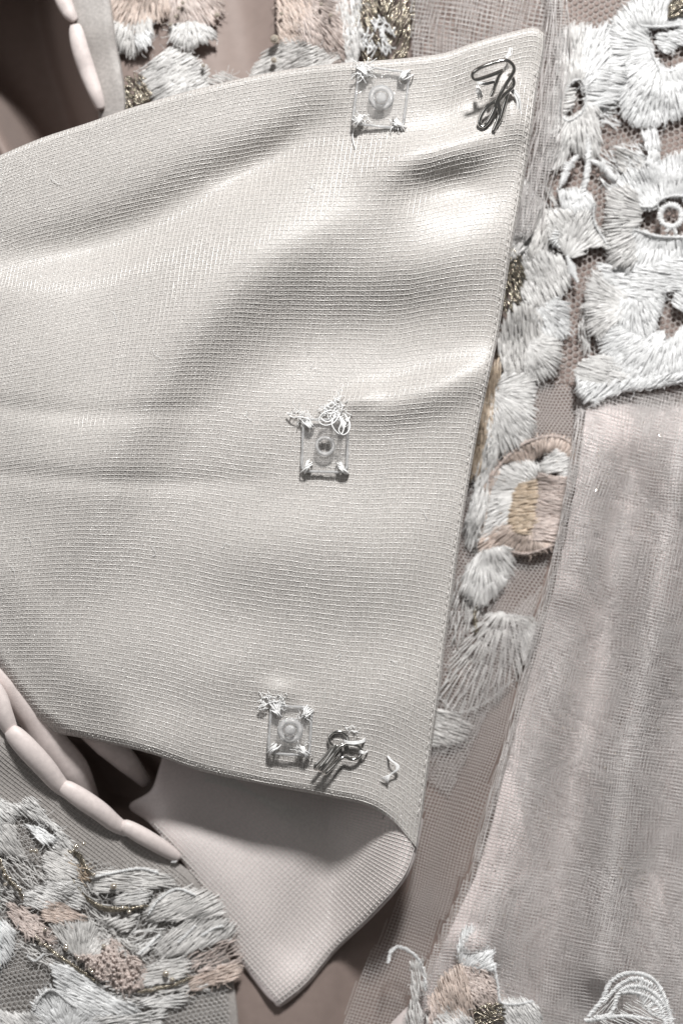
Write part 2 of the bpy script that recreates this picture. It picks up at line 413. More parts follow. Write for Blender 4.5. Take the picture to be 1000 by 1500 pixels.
mb.add(V, F); o = mb.build('glint_facets', M['bead'], t, smooth=False); o['kind'] = 'stuff'

t = thing('tulle_fold', 'gathered strip of tulle rising behind the upper right panel corner', 'tulle', (720, 40, 10))
TOPT = [(596, -60), (812, -60), (815, 60), (806, 160), (786, 260), (762, 330), (740, 330), (760, 100), (700, 100), (604, 110)]
for pt, rr, off, rot, sd in ((7.2, .65, 14, .12, 31), (6.4, .5, 22, .2, 37)):
    mb = MB(); weave(mb, TOPT, pt, rr, lambda x, y: off + skirt_z(x, y) + 5 * fbm(x, y, 120, sd), rot, .35, 60, 6, sd)
    o = mb.build('tulle_layer', M['tulle'], t); o['kind'] = 'stuff'
mb = MB()
for k in range(9):   # the bunched vertical edge of the fold
    xo = RNG.normal(0, 13); e = spline([(812 + xo * .6, -60), (812 + xo * .8, 60), (800 + xo, 160), (784 + xo, 250), (768 + xo, 340)], 60)
    mb.tube(np.column_stack([e[:, 0] + 3 * np.sin(e[:, 1] / 25 + k), e[:, 1], 34 + 8 * math.cos(xo / 10) + 0 * e[:, 0]]), .9, 3)
mb.build('gathered_edge', M['tulle'], t)
mb = MB(); weave(mb, [(800, -60), (832, -60), (830, 60), (822, 170), (806, 260), (780, 345), (750, 345), (772, 250), (790, 150), (799, 60)], 4.2, .6, lambda x, y: 38 + 4 * fbm(x, y, 60, 5), .12, .2, 30, 3, 41)
o = mb.build('tulle_layer', M['tulle'], t); o['kind'] = 'stuff'

# ------------------------------------------------------------------ embroidery
def rough_poly(poly, amp, seed, step=7):
    p = np.asarray(poly, float); L = np.sum(np.linalg.norm(np.diff(np.vstack([p, p[:1]]), axis=0), axis=1))
    n = max(10, int(L / step)); c = spline(np.vstack([p, p[:1]]), n + 1)[:-1]
    r = np.random.default_rng(seed)
    return c + r.normal(0, amp, c.shape)

def clip_line(o, d, polys, tmin, tmax):
    ts = []
    for p in polys:
        a = p; b = np.roll(p, -1, 0); e = b - a
        den = d[0] * e[:, 1] - d[1] * e[:, 0]
        ok = np.abs(den) > 1e-9
        w = a - o
        with np.errstate(all='ignore'):
            t = (w[:, 0] * e[:, 1] - w[:, 1] * e[:, 0]) / den
            s = (w[:, 0] * d[1] - w[:, 1] * d[0]) / den
        ts += list(t[ok & (s >= 0) & (s < 1)])
    ts = sorted(ts)
    return [(max(a, tmin), min(b, tmax)) for a, b in zip(ts[::2], ts[1::2]) if min(b, tmax) - max(a, tmin) > 2.5]

SEED = [100]
def stitch(mb, polys, zf, angle=None, centre=None, gap=1.6, r=1.0, length=28, puff=1.8, lift=0.0, jit=.09, sides=4, amp=1.8, grow=1.06):
    """satin stitch: strands side by side across an outline, parallel or raying out from a centre"""
    SEED[0] += 1; rg = np.random.default_rng(SEED[0])
    polys = [(lambda q: q.mean(0) + (q - q.mean(0)) * grow)(np.asarray(p, float)) if i == 0 else p for i, p in enumerate(polys)]
    polys = [rough_poly(p, amp if i == 0 else .5, SEED[0] + 50 * i) for i, p in enumerate(polys)]
    allp = np.vstack(polys); lines = []
    if centre is not None:
        c = np.asarray(centre, float); rad = np.linalg.norm(polys[0] - c, axis=1)
        if inside(np.array([c[0]]), np.array([c[1]]), polys[0])[0]: a0, a1 = 0, 2 * math.pi
        else:
            an = np.arctan2(polys[0][:, 1] - c[1], polys[0][:, 0] - c[0]); m0 = math.atan2(np.sin(an).mean(), np.cos(an).mean())
            an = (an - m0 + math.pi) % (2 * math.pi) - math.pi; a0, a1 = m0 + an.min(), m0 + an.max()
        rm = rad.mean() * .9
        n = max(4, int((a1 - a0) * rm / gap))
        for k in range(n):
            th = a0 + (a1 - a0) * (k + rg.uniform(-.35, .35)) / n
            lines.append((c, np.array([math.cos(th), math.sin(th)]), 0, 1e5))
    else:
        ca, sa = math.cos(angle), math.sin(angle); d = np.array([ca, sa]); nn = np.array([-sa, ca]); c = polys[0].mean(0)
        q = (polys[0] - c) @ nn
        for u in np.arange(q.min(), q.max(), gap):
            w = rg.normal(0, jit * .6); dd = d * math.cos(w) + nn * math.sin(w)
            lines.append((c + nn * (u + rg.uniform(-.5, .5)), dd, -1e5, 1e5))
    for o, d, t0, t1 in lines:
        for a, b in clip_line(o, d, polys, t0, t1):
            a += rg.normal(0, 1.2); b += rg.normal(0, 2.2)
            L = b - a
            if L < 3: continue
            k = max(1, int(round(L / length + rg.uniform(-.3, .3))))
            cuts = np.linspace(a, b, k + 1)
            if k > 1: cuts[1:-1] += rg.uniform(-.35, .35, k - 1) * length * .8
            for s0, s1 in zip(cuts[:-1], cuts[1:]):
                if s1 - s0 < 2: continue
                m = max(4, int((s1 - s0) / 6) + 2); tt = np.linspace(s0 - 1.2, s1 + 1.2, m); q = np.linspace(0, 1, m)
                w = rg.normal(0, jit) * (tt - s0)
                x = o[0] + d[0] * tt - d[1] * w; y = o[1] + d[1] * tt + d[0] * w
                g = np.clip((tt - a) / L, 0, 1)
                z = zf(x, y) + lift + puff * np.sqrt(np.clip(4 * g * (1 - g), 0, 1)) * .8 + 1.6 * np.sqrt(np.clip(4 * q * (1 - q), 0, 1)) + rg.uniform(-.7, .7)
                mb.queue(np.column_stack([x, y, z]), r * rg.uniform(.82, 1.15) * (1 - .35 * np.abs(2 * q - 1) ** 4))

def cord(mb, pts, zf, w=6, gap=2.0, r=.85, lift=3.0, slant=.7, closed=False):
    """raised satin-stitched cord: short slanting strands across a line"""
    p = spline(pts, max(8, int(np.sum(np.linalg.norm(np.diff(np.asarray(pts, float), axis=0), axis=1)) / gap)))
    t = np.gradient(p, axis=0); t /= np.linalg.norm(t, axis=1)[:, None] + 1e-9; nn = np.stack([-t[:, 1], t[:, 0]], 1)
    ws = np.broadcast_to(w, (len(p),)) if np.isscalar(w) else np.interp(np.linspace(0, 1, len(p)), np.linspace(0, 1, len(w)), w)
    q = np.linspace(-1, 1, 5)
    for i in range(len(p)):
        ww = ws[i] * .43 * RNG.uniform(.6, 1.3)
        xy = p[i] + nn[i] * (q[:, None] * ww) + t[i] * (q[:, None] * ww * slant)
        z = zf(xy[:, 0], xy[:, 1]) + lift * .7 * np.sqrt(1 - .92 * q ** 2) + RNG.uniform(-.8, .8)
        mb.queue(np.column_stack([xy, z]), np.full(5, r))

def strand(mb, pts, zf, r=1.2, lift=2.0, wob=0.0):
    p = spline(pts, max(6, int(np.sum(np.linalg.norm(np.diff(np.asarray(pts, float)[:, :2], axis=0), axis=1)) / 4)))
    if wob: p = p + RNG.normal(0, wob, p.shape)
    mb.tube(np.column_stack([p[:, :2], zf(p[:, 0], p[:, 1]) + lift]), r, 5)

def sc(pts, s, ox, oy): return [(ox + x / s, oy + y / s) for x, y in pts]
Z1 = lambda p: sc(p, 4.545, 780, 0)
Z2 = lambda p: sc(p, 3.846, 740, 180)
Z3 = lambda p: sc(p, 3.333, 700, 380)
Z4 = lambda p: sc(p, 3.846, 620, 600)
Z7 = lambda p: sc(p, 2.273, 560, 500)
Z5 = lambda p: sc(p, 2.941, 80, 0)
ZB = lambda p: sc(p, 2.941, 0, 1180)
ZR = lambda p: sc(p, 2.174, 540, 1300)

def lz(off, seed, amp=5.0, scale=90):
    return lambda x, y: skirt_z(x, y) + off + amp * fbm(x, y, scale, seed, 2)

def fray(mb, poly, zf, every=7.0, r=.42, L=11):
    """loose fibres standing off the cut edge of a motif"""
    p = np.asarray(poly, float); c = p.mean(0); q = rough_poly(poly, 2.5, SEED[0] + 7, every)
    for a in q:
        if RNG.uniform() < .35: continue
        d = (a - c) / (np.linalg.norm(a - c) + 1e-6); th = math.atan2(d[1], d[0]) + RNG.normal(0, .8); l = L * RNG.uniform(.4, 1.2)
        m = a + [l * .5 * math.cos(th), l * .5 * math.sin(th)]; e = m + [l * .5 * math.cos(th + RNG.normal(0, .7)), l * .5 * math.sin(th + RNG.normal(0, .7))]
        xy = spline([a - d * 3, m, e], 6); z = zf(xy[:, 0], xy[:, 1]) + np.linspace(1, RNG.uniform(1, 6), 6); mb.queue(np.column_stack([xy, z]), np.full(6, r))

def petals(parent, specs, zf):
    for sp in specs:
        nm, mt, polys, kw = sp
        mb = MB(); kw = dict(kw)
        under = kw.pop('under', True)
        if under:
            k2 = dict(kw); k2.update(gap=kw.get('gap', 1.6) * 1.6, r=kw.get('r', 1.0) * 1.5, lift=kw.get('lift', 0) - 2.6, puff=kw.get('puff', 6) * .8)
            stitch(mb, polys, zf, **k2)
        if under:
            g_ = np.asarray(polys[0], float); sheet(mb, list(g_.mean(0) + (g_ - g_.mean(0)) * 1.0), lambda x, y: zf(x, y) + kw.get('lift', 0) - 1.2, 8)
        stitch(mb, polys, zf, **kw); fray(mb, polys[0], zf)
        mb.build(nm, M[mt], parent)

def beads(parent, pts, zf, r=5, lift=6):
    for (x, y, *rr) in pts:
        R = rr[0] if rr else r
        mb = MB(); z = float(zf(np.array([x]), np.array([y]))[0]) + lift; mb.ball((x, y, z), R, 12, 8)
        mb.build('bead', M['bead'], parent)

# -- large flower, top right corner
t = thing('lace_flower', 'white satin-stitched flower cut by the upper right corner of the picture', 'lace flower', (960, 80, 20)); zf = lz(16, 41)
ctr = Z1([(890, 330)])[0]
petals(t, [
    ('petal', 'white', [Z1([(540, 150), (600, 60), (740, -20), (960, -60), (1010, 60), (990, 140), (870, 175), (740, 172), (640, 195)])], dict(centre=Z1([(800, 420)])[0], length=22)),
    ('petal', 'white', [Z1([(1000, 10), (1090, -20), (1100, 260), (1010, 200), (960, 150)])], dict(angle=-.5, length=20)),
    ('petal', 'white', [Z1([(640, 190), (755, 180), (752, 250), (800, 330), (765, 400), (690, 455), (610, 480), (545, 400), (520, 300), (500, 170)])], dict(centre=ctr, length=24)),
    ('petal', 'white', [Z1([(780, 400), (830, 440), (860, 560), (830, 700), (820, 815), (700, 835), (600, 765), (588, 690), (555, 580), (620, 475), (700, 450)])], dict(centre=ctr, length=20)),
    ('petal', 'white', [Z1([(830, 430), (900, 470), (1000, 440), (1100, 420), (1120, 760), (1000, 775), (900, 795), (815, 815), (850, 640), (850, 520)])], dict(centre=ctr, length=20, lift=1.5)),
    ('petal', 'white', [Z1([(835, 225), (940, 205), (1060, 230), (1060, 290), (960, 305), (900, 345), (840, 312)])], dict(angle=.35, length=18)),
], zf)
mb = MB(); cord(mb, Z1([(745, 176), (870, 178), (1000, 165), (1100, 180)]), zf, 5, lift=6); cord(mb, Z1([(1100, 430), (1000, 445), (900, 475), (830, 440), (790, 350), (750, 260)]), zf, 4.5, lift=6)
mb.build('corded_rim', M['white'], t)
mb = MB(); stitch(mb, [Z1([(930, -20), (1060, -30), (1060, 60), (960, 110), (900, 90)])], zf, angle=-.6, r=1.5, lift=5, length=14); mb.build('gold_thread', M['gold'], t)

# -- oval eyelet flower
t = thing('lace_flower', 'white flower with a dark oval eyelet right of the panel corner', 'lace flower', (840, 150, 20)); zf = lz(18, 43)
ctr = Z1([(272, 660)])[0]
hole = Z1([(270, 536), (325, 536), (356, 640), (328, 745), (240, 802), (190, 770), (180, 690), (228, 590)])
petals(t, [
    ('petal', 'ivory', [Z1([(165, 210), (265, 175), (355, 175), (345, 300), (335, 420), (330, 530), (270, 535), (228, 590), (190, 560), (160, 430), (150, 300)])], dict(centre=Z1([(270, 760)])[0], length=26)),
    ('petal', 'white', [Z1([(355, 175), (425, 195), (500, 155), (535, 250), (560, 380), (470, 440), (400, 520), (345, 600), (325, 530), (340, 350)])], dict(centre=ctr, length=22)),
    ('petal', 'white', [Z1([(400, 500), (470, 435), (570, 400), (605, 480), (565, 660), (460, 690), (420, 720), (360, 690), (352, 620)])], dict(angle=.06, length=26)),
    ('petal', 'ivory', [Z1([(350, 680), (420, 735), (455, 950), (430, 1040), (370, 1060), (250, 985), (240, 810), (328, 750)])], dict(centre=Z1([(290, 520)])[0], length=22)),
    ('petal', 'ivory', [Z1([(185, 560), (226, 590), (182, 690), (190, 775), (235, 810), (235, 940), (205, 1075), (125, 1135), (60, 1085), (75, 850), (100, 650)])], dict(centre=Z1([(300, 640)])[0], length=30)),
    ('eyelet_block', 'ivory', [Z1([(235, 612), (275, 608), (270, 690), (225, 760), (198, 740), (205, 680)])], dict(angle=-.1, gap=4.2, r=2.0, puff=3)),
], zf)
mb = MB(); cord(mb, hole + hole[:1], zf, 4, lift=6); mb.build('corded_rim', M['white'], t)

# -- sprig of leaves between the two flowers
t = thing('lace_sprig', 'white leafy sprig with small serrated leaves below the oval eyelet flower', 'lace sprig', (850, 300, 20)); zf = lz(18, 47)
mb = MB(); cord(mb, Z2([(462, 60), (465, 200), (452, 320), (425, 400), (380, 450)]), zf, 9, 2.8, 1.5, 5); mb.build('stem', M['white'], t)
for pts, w in ((Z2([(405, 185), (350, 250), (330, 310), (305, 365)]), (6, 14, 12, 3)), (Z2([(482, 215), (540, 240), (580, 280), (618, 318)]), (5, 15, 14, 5)), (Z2([(345, 755), (375, 830), (405, 895)]), (6, 16, 5)), (Z2([(285, 610), (270, 660), (300, 700)]), (10, 20, 6))):
    mb = MB(); cord(mb, pts, zf, w, 3.0, 1.6, 6, .3); mb.build('leaf', M['white'], t)
petals(t, [
    ('leaf', 'white', [Z2([(300, 385), (415, 378), (480, 420), (500, 470), (400, 500), (320, 480)])], dict(angle=1.45, length=18)),
    ('leaf', 'ivory', [Z2([(480, 480), (500, 560), (560, 640), (582, 705), (500, 690), (400, 745), (320, 700), (330, 600), (390, 520)])], dict(centre=Z2([(330, 780)])[0], length=24)),
    ('leaf', 'ivory', [Z2([(235, 500), (320, 480), (390, 510), (330, 600), (310, 690), (250, 660), (228, 570)])], dict(angle=1.0, length=20)),
    ('leaf', 'grey', [Z2([(622, 140), (700, 165), (790, 212), (765, 285), (690, 285), (640, 240)])], dict(angle=.5, length=22, puff=3)),
    ('leaf', 'ivory', [Z2([(90, 330), (150, 380), (165, 520), (130, 640), (70, 740), (20, 740), (50, 520)])], dict(angle=2.15, length=20)),
    ('leaf', 'grey', [Z2([(160, 420), (225, 480), (240, 600), (235, 720), (200, 780), (130, 760), (150, 600)])], dict(angle=1.8, length=22)),
], zf)
mb = MB(); cord(mb, Z2([(622, 138), (700, 160), (790, 210)]), zf, 4, lift=5); cord(mb, Z2([(500, 450), (500, 560), (585, 705)]), zf, 4.5, lift=8); mb.build('corded_rim', M['white'], t)

t = thing('lace_filling', 'loose white stitches linking the flowers on the upper right net', 'lace filling', (860, 300, 14)); zg = lz(11, 49, 3)
petals(t, [('fill', 'ivory', [[(775, 255), (800, 262), (812, 300), (800, 345), (815, 390), (790, 400), (765, 360), (770, 300)]], dict(angle=1.3, length=18, jit=.25, gap=2.8, under=False)),
           ('fill', 'white', [[(880, 225), (930, 210), (945, 250), (900, 290), (885, 270)]], dict(angle=.7, length=16, jit=.25, gap=3, under=False)),
           ('fill', 'white', [[(870, 150), (895, 160), (905, 185), (880, 182), (862, 170)]], dict(angle=.3, length=14, jit=.25, gap=2.8, under=False)),
           ('fill', 'ivory', [[(868, 400), (900, 385), (915, 430), (890, 480), (862, 520), (850, 470)]], dict(angle=1.5, length=18, jit=.2, gap=2.6, under=False)),
           ('fill', 'ivory', [[(905, 360), (1020, 355), (1020, 400), (910, 400)]], dict(angle=.1, length=18, jit=.2, gap=2.4, under=False)),
           ('fill', 'ivory', [[(745, 270), (765, 250), (785, 330), (770, 380), (745, 370)]], dict(angle=1.1, length=18, jit=.2, gap=2.6, under=False))], zg)

# -- ring flower on the right
t = thing('lace_flower', 'white flower with a small stitched ring in its net centre at right edge', 'lace flower', (980, 320, 20)); zf = lz(20, 53)
ctr = Z2([(930, 540)])[0]
petals(t, [
    ('petal', 'white', [Z2([(1060, 150), (960, 180), (860, 232), (800, 262), (700, 275), (640, 350), (720, 400), (760, 470), (830, 470), (880, 425), (960, 410), (1080, 420)])], dict(centre=Z2([(930, 700)])[0], length=22)),
    ('petal', 'ivory', [Z2([(640, 350), (580, 440), (570, 560), (580, 700), (600, 800), (690, 810), (740, 740), (710, 640), (745, 560), (760, 470), (720, 400)])], dict(centre=ctr, length=26, puff=9)),
    ('petal', 'white', [Z2([(730, 605), (800, 625), (860, 640), (960, 645), (1080, 630), (1080, 800), (900, 830), (800, 850), (690, 820), (745, 740), (705, 640)])], dict(centre=Z2([(930, 420)])[0], length=20)),
    ('strap', 'white', [Z1([(725, 890), (770, 865), (825, 885), (850, 1060), (860, 1180), (780, 1190), (765, 1020)])], dict(angle=1.4, length=16)),
], zf)
mb = MB(); cord(mb, Z2([(760, 470), (830, 470), (880, 428), (960, 410), (1080, 425)]), zf, 4.5, lift=7); cord(mb, Z2([(720, 600), (800, 625), (860, 640), (960, 645), (1080, 640)]), zf, 5, lift=7)
cord(mb, Z2([(705, 640), (720, 610), (740, 600)]), zf, 4, lift=7); mb.build('corded_rim', M['white'], t)
mb = MB(); a = np.linspace(0, 2 * math.pi, 22); cord(mb, [(982 + 16 * math.cos(k), 316 + 16 * math.sin(k)) for k in a], zf, 8, 3.2, 1.8, 5, .2); mb.build('ring', M['white'], t)
mb = MB(); cord(mb, Z2([(905, 610), (940, 590), (960, 625)]), zf, 6, lift=4); mb.build('knot', M['white'], t)

# -- lower fan of the same corner: scalloped hem
t = thing('lace_flower', 'wide fanned white lace flower forming the scalloped hem above the tulle', 'lace flower', (930, 480, 20)); zf = lz(22, 59)
fc = Z3([(930, 290)])[0]
petals(t, [
    ('petal', 'white', [Z3([(600, 20), (700, 40), (860, 30), (1060, 10), (1060, 130), (960, 150), (890, 160), (800, 190), (700, 170), (620, 110)])], dict(angle=.15, length=20)),
    ('petal', 'ivory', [Z3([(560, 60), (640, 120), (720, 180), (700, 260), (640, 330), (600, 375), (545, 335), (528, 220), (545, 120)])], dict(centre=Z3([(760, 230)])[0], length=20)),
    ('petal', 'white', [Z3([(700, 180), (800, 195), (880, 170), (900, 220), (870, 290), (860, 350), (800, 380), (700, 330), (660, 300)])], dict(centre=Z3([(760, 120)])[0], length=18)),
    ('petal', 'white', [Z3([(680, 330), (800, 385), (870, 360), (900, 400), (860, 470), (820, 560), (700, 560), (640, 500), (600, 380)])], dict(centre=fc, length=22)),
    ('petal', 'white', [Z3([(870, 370), (920, 400), (1000, 330), (1080, 310), (1080, 540), (960, 560), (830, 580), (850, 480)])], dict(centre=Z3([(990, 200)])[0], length=22)),
    ('petal', 'ivory', [Z3([(520, 490), (560, 470), (640, 480), (720, 560), (700, 600), (560, 600), (475, 575), (490, 520)])], dict(angle=.25, length=24)),
    ('petal', 'white', [Z3([(480, 590), (560, 600), (700, 590), (830, 570), (1060, 545), (1080, 590), (960, 605), (760, 640), (650, 660), (560, 695), (500, 650)])], dict(angle=-.75, length=14, puff=7)),
    ('petal', 'white', [Z3([(960, 160), (1080, 130), (1080, 290), (990, 250), (955, 220)])], dict(angle=.6, length=18)),
], zf)
mb = MB(); cord(mb, Z3([(480, 575), (500, 640), (560, 690), (650, 655), (760, 632), (960, 600), (1080, 580)]), zf, 6, lift=7); mb.build('corded_rim', M['white'], t)

# -- white furry petals running down beside the panel
t = thing('lace_spray', 'cream feathery petals with gold streak beside the panel edge', 'lace spray', (780, 470, 20)); zf = lz(18, 61)
petals(t, [
    ('petal', 'ivory', [[(772, 362), (800, 372), (826, 386), (829, 420), (812, 440), (785, 450), (765, 430), (762, 390)]], dict(angle=1.2, length=20)),
    ('petal', 'white', [[(812, 436), (830, 448), (832, 480), (815, 498), (795, 490), (785, 460)]], dict(centre=(780, 440), length=16)),
    ('petal', 'ivory', [[(795, 488), (814, 500), (820, 532), (806, 550), (788, 556), (765, 545), (770, 510)]], dict(centre=(768, 500), length=18)),
    ('petal', 'grey', [[(748, 446), (785, 452), (794, 490), (772, 512), (764, 545), (738, 545), (732, 500)]], dict(angle=1.5, length=26, puff=4)),
    ('petal', 'ivory', [[(738, 548), (768, 548), (783, 562), (780, 600), (777, 642), (755, 656), (728, 662), (716, 630), (722, 580)]], dict(centre=(715, 570), length=20)),
    ('petal', 'tan', [[(716, 545), (733, 530), (724, 590), (716, 630), (702, 690), (692, 690), (702, 610)]], dict(angle=1.7, length=24, puff=3)),
    ('petal', 'ivory', [[(700, 690), (716, 630), (728, 664), (718, 700), (708, 760), (690, 800), (684, 770)]], dict(angle=1.8, length=22, puff=3)),
], zf)
mb = MB(); stitch(mb, [[(742, 380), (752, 366), (766, 378), (764, 420), (756, 448), (736, 446)]], zf, angle=1.25, r=1.5, gap=2.6, length=10, lift=3, jit=.3); mb.build('gold_thread', M['gold'], t)

# -- peach flower
t = thing('lace_flower', 'peach and cream embroidered flower between the panel edge and tulle', 'lace flower', (770, 720, 15)); zf = lz(15, 67)
cc = Z4([(640, 420)])[0]
petals(t, [
    ('petal', 'peach', [Z4([(425, 315), (550, 200), (690, 152), (790, 165), (850, 225), (845, 290), (800, 270), (740, 220), (640, 260), (560, 300), (490, 290)])], dict(centre=Z4([(650, 480)])[0], length=16)),
    ('petal', 'ivory', [Z4([(680, 270), (760, 235), (830, 280), (850, 350), (790, 385), (750, 350), (680, 355), (650, 330)])], dict(angle=-.3, length=20)),
    ('petal', 'ivory', [Z4([(430, 330), (500, 300), (600, 300), (640, 340), (620, 420), (520, 470), (490, 600), (400, 680), (330, 720), (335, 560), (365, 420)])], dict(centre=Z4([(700, 460)])[0], length=22)),
    ('petal', 'tan', [Z4([(520, 440), (625, 400), (640, 500), (620, 650), (560, 700), (490, 650), (490, 560)])], dict(angle=-.15, gap=2.9, r=1.5, length=16, lift=2)),
    ('petal', 'blush', [Z4([(640, 375), (760, 385), (830, 400), (815, 500), (755, 715), (700, 730), (620, 720), (620, 600), (640, 480)])], dict(angle=.08, length=18, lift=1)),
    ('petal', 'peach', [Z4([(500, 650), (600, 690), (640, 740), (720, 760), (680, 790), (580, 812), (500, 800), (430, 770), (330, 800), (320, 730), (420, 670)])], dict(centre=Z4([(640, 560)])[0], length=18)),
    ('petal', 'peach', [Z4([(345, 420), (425, 320), (420, 400), (370, 480), (350, 600), (320, 690), (300, 640), (325, 520)])], dict(angle=1.9, length=18)),
    ('petal', 'ivory', [Z4([(320, 810), (430, 775), (490, 800), (492, 885), (460, 980), (385, 1060), (330, 1100), (230, 1040), (235, 920), (280, 850)])], dict(centre=Z4([(350, 700)])[0], length=24, puff=4)),
], zf)
mb = MB(); cord(mb, Z4([(365, 410), (430, 312), (555, 200), (690, 152), (790, 165), (852, 232), (835, 370)]), zf, 4.5, lift=6); cord(mb, Z4([(490, 800), (580, 812), (690, 780), (735, 760)]), zf, 5, lift=6); mb.build('corded_rim', M['blush'], t)

# -- sheer petals under the peach flower
t = thing('lace_petal', 'sheer grey white petal with gold cord low beside the panel edge', 'lace petal', (720, 960, 10)); zf = lz(11, 71, 3)
petals(t, [
    ('petal', 'grey', [Z7([(350, 912), (500, 935), (490, 1020), (432, 1130), (340, 1205), (250, 1235), (192, 1185), (232, 1062), (285, 985)])], dict(centre=Z7([(420, 860)])[0], gap=4.2, r=1.3, length=26, puff=2, under=False)),
    ('petal', 'grey', [Z7([(175, 1225), (240, 1240), (285, 1290), (262, 1332), (165, 1340)])], dict(angle=.3, gap=4, r=1.3, length=22, puff=2)),
    ('petal', 'ivory', [Z7([(470, 960), (505, 935), (495, 1010), (475, 1060), (462, 1010)])], dict(angle=1.3, length=14)),
    ('petal', 'grey', [Z7([(240, 800), (300, 790), (330, 830), (300, 940), (250, 1010), (225, 960)])], dict(angle=1.8, gap=4, r=1.3, length=24, puff=2, under=False)),
], zf)
mb = MB(); cord(mb, Z7([(322, 815), (316, 860), (306, 905), (312, 965)]), zf, (5, 8, 8, 5), 2.2, 1.1, 6); mb.build('gold_thread', M['gold'], t)
mb = MB(); cord(mb, Z7([(350, 912), (430, 915), (505, 935), (480, 1060)]), zf, 3.5, 3.2, 1.1, 4); cord(mb, Z7([(192, 1190), (250, 1235), (340, 1205), (432, 1130)]), zf, 3, 3.4, 1, 4); mb.build('corded_rim', M['ivory'], t)

# -- top left: peach flower and white tuft behind the panel
t = thing('lace_flower', 'peach and grey flower hanging from the top edge beside the button loop', 'lace flower', (230, 40, 10)); zf = lz(14, 73)
petals(t, [
    ('petal', 'peach', [Z5([(235, -40), (400, -60), (520, -50), (500, 50), (420, 90), (330, 110), (250, 90)])], dict(centre=Z5([(420, -200)])[0], length=22)),
    ('petal', 'blush', [Z5([(500, -50), (640, -60), (718, 0), (705, 80), (640, 110), (560, 120), (500, 90)])], dict(centre=Z5([(520, -140)])[0], length=22)),
    ('petal', 'grey', [Z5([(245, 90), (330, 105), (410, 85), (420, 150), (370, 215), (320, 240), (270, 190)])], dict(centre=Z5([(350, -100)])[0], length=22)),
    ('petal', 'white', [Z5([(355, 160), (405, 135), (420, 165), (395, 205), (360, 205)])], dict(angle=1.2, length=14, lift=5)),
    ('petal', 'ivory', [Z5([(500, 110), (600, 100), (670, 120), (680, 160), (600, 200), (540, 205), (500, 170)])], dict(centre=Z5([(580, 40)])[0], length=16, lift=3)),
], zf)
beads(t, [(262, 12, 3), (258, 24, 3), (250, 36, 3), (268, 4, 3), (318, 22, 4)], zf, lift=14)
t = thing('lace_tuft', 'grey white embroidered tuft above the panel hem with gold patch', 'lace tuft', (250, 115, 10)); zf = lz(16, 79)
petals(t, [
    ('petal', 'ivory', [Z5([(470, 230), (500, 215), (560, 235), (640, 280), (660, 340), (640, 400), (540, 420), (440, 430), (370, 330), (400, 290)])], dict(angle=2.6, length=20)),
    ('petal', 'grey', [Z5([(660, 350), (690, 320), (760, 310), (790, 350), (760, 400), (650, 420)])], dict(angle=.3, length=20, under=False)),
], zf)
mb = MB(); stitch(mb, [Z5([(285, 350), (350, 325), (400, 370), (425, 420), (360, 450), (280, 470)])], zf, angle=1.0, r=1.4, gap=2.8, length=10, jit=.4); mb.build('gold_thread', M['gold'], t)
beads(t, [(211, 124, 3), (298, 96, 3), (221, 138, 2.5)], zf, lift=10)

# -- top centre: blush spray and gold feather
t = thing('lace_spray', 'blush beaded embroidery above the panel hem at top centre', 'lace spray', (450, 50, 10)); zf = lz(16, 83)
petals(t, [
    ('petal', 'peach', [[(404, -20), (450, -25), (455, 25), (440, 60), (412, 62), (408, 30)]], dict(angle=1.1, length=16)),
    ('petal', 'blush', [[(450, -25), (505, -20), (510, 40), (500, 90), (470, 70), (440, 55)]], dict(centre=(430, -20), length=16)),
    ('petal', 'grey', [[(415, 60), (445, 58), (480, 75), (505, 95), (440, 112), (380, 118), (375, 98), (390, 78)]], dict(angle=-.4, length=18)),
    ('petal', 'ivory', [[(470, -20), (520, -20), (528, 60), (520, 95), (505, 90), (500, 30)]], dict(angle=1.4, length=14)),
], zf)
beads(t, [(402, 57, 7), (401, 88, 4.5), (470, 6, 3), (484, 22, 3), (412, 20, 3)], zf, lift=14)
t = thing('lace_feather', 'gold and silver embroidered feather above the upper snap', 'lace feather', (555, 40, 10)); zf = lz(16, 89)
mb = MB(); stitch(mb, [[(512, -20), (555, -25), (556, 40), (552, 84), (536, 90), (520, 50)]], zf, angle=1.05, r=1.3, gap=2.7, length=16, jit=.2); mb.build('gold_thread', M['gold'], t)
mb = MB(); stitch(mb, [[(556, -25), (600, -20), (604, 30), (590, 80), (556, 86), (558, 30)]], zf, angle=2.0, r=1.3, gap=2.7, length=16, jit=.2); mb.build('gold_thread', M['gold'], t)
mb = MB()
for k in range(46):
    a = RNG.uniform(.35, 2.5); x, y = 552 + RNG.normal(0, 14), RNG.uniform(20, 70); L = RNG.uniform(10, 22)
    strand(mb, [(x, y), (x + L * .5 * math.cos(a), y + L * .5), (x + L * math.cos(a), y + L * math.sin(a))], zf, 1.1, RNG.uniform(5, 9))
mb.build('silver_thread', M['white'], t)

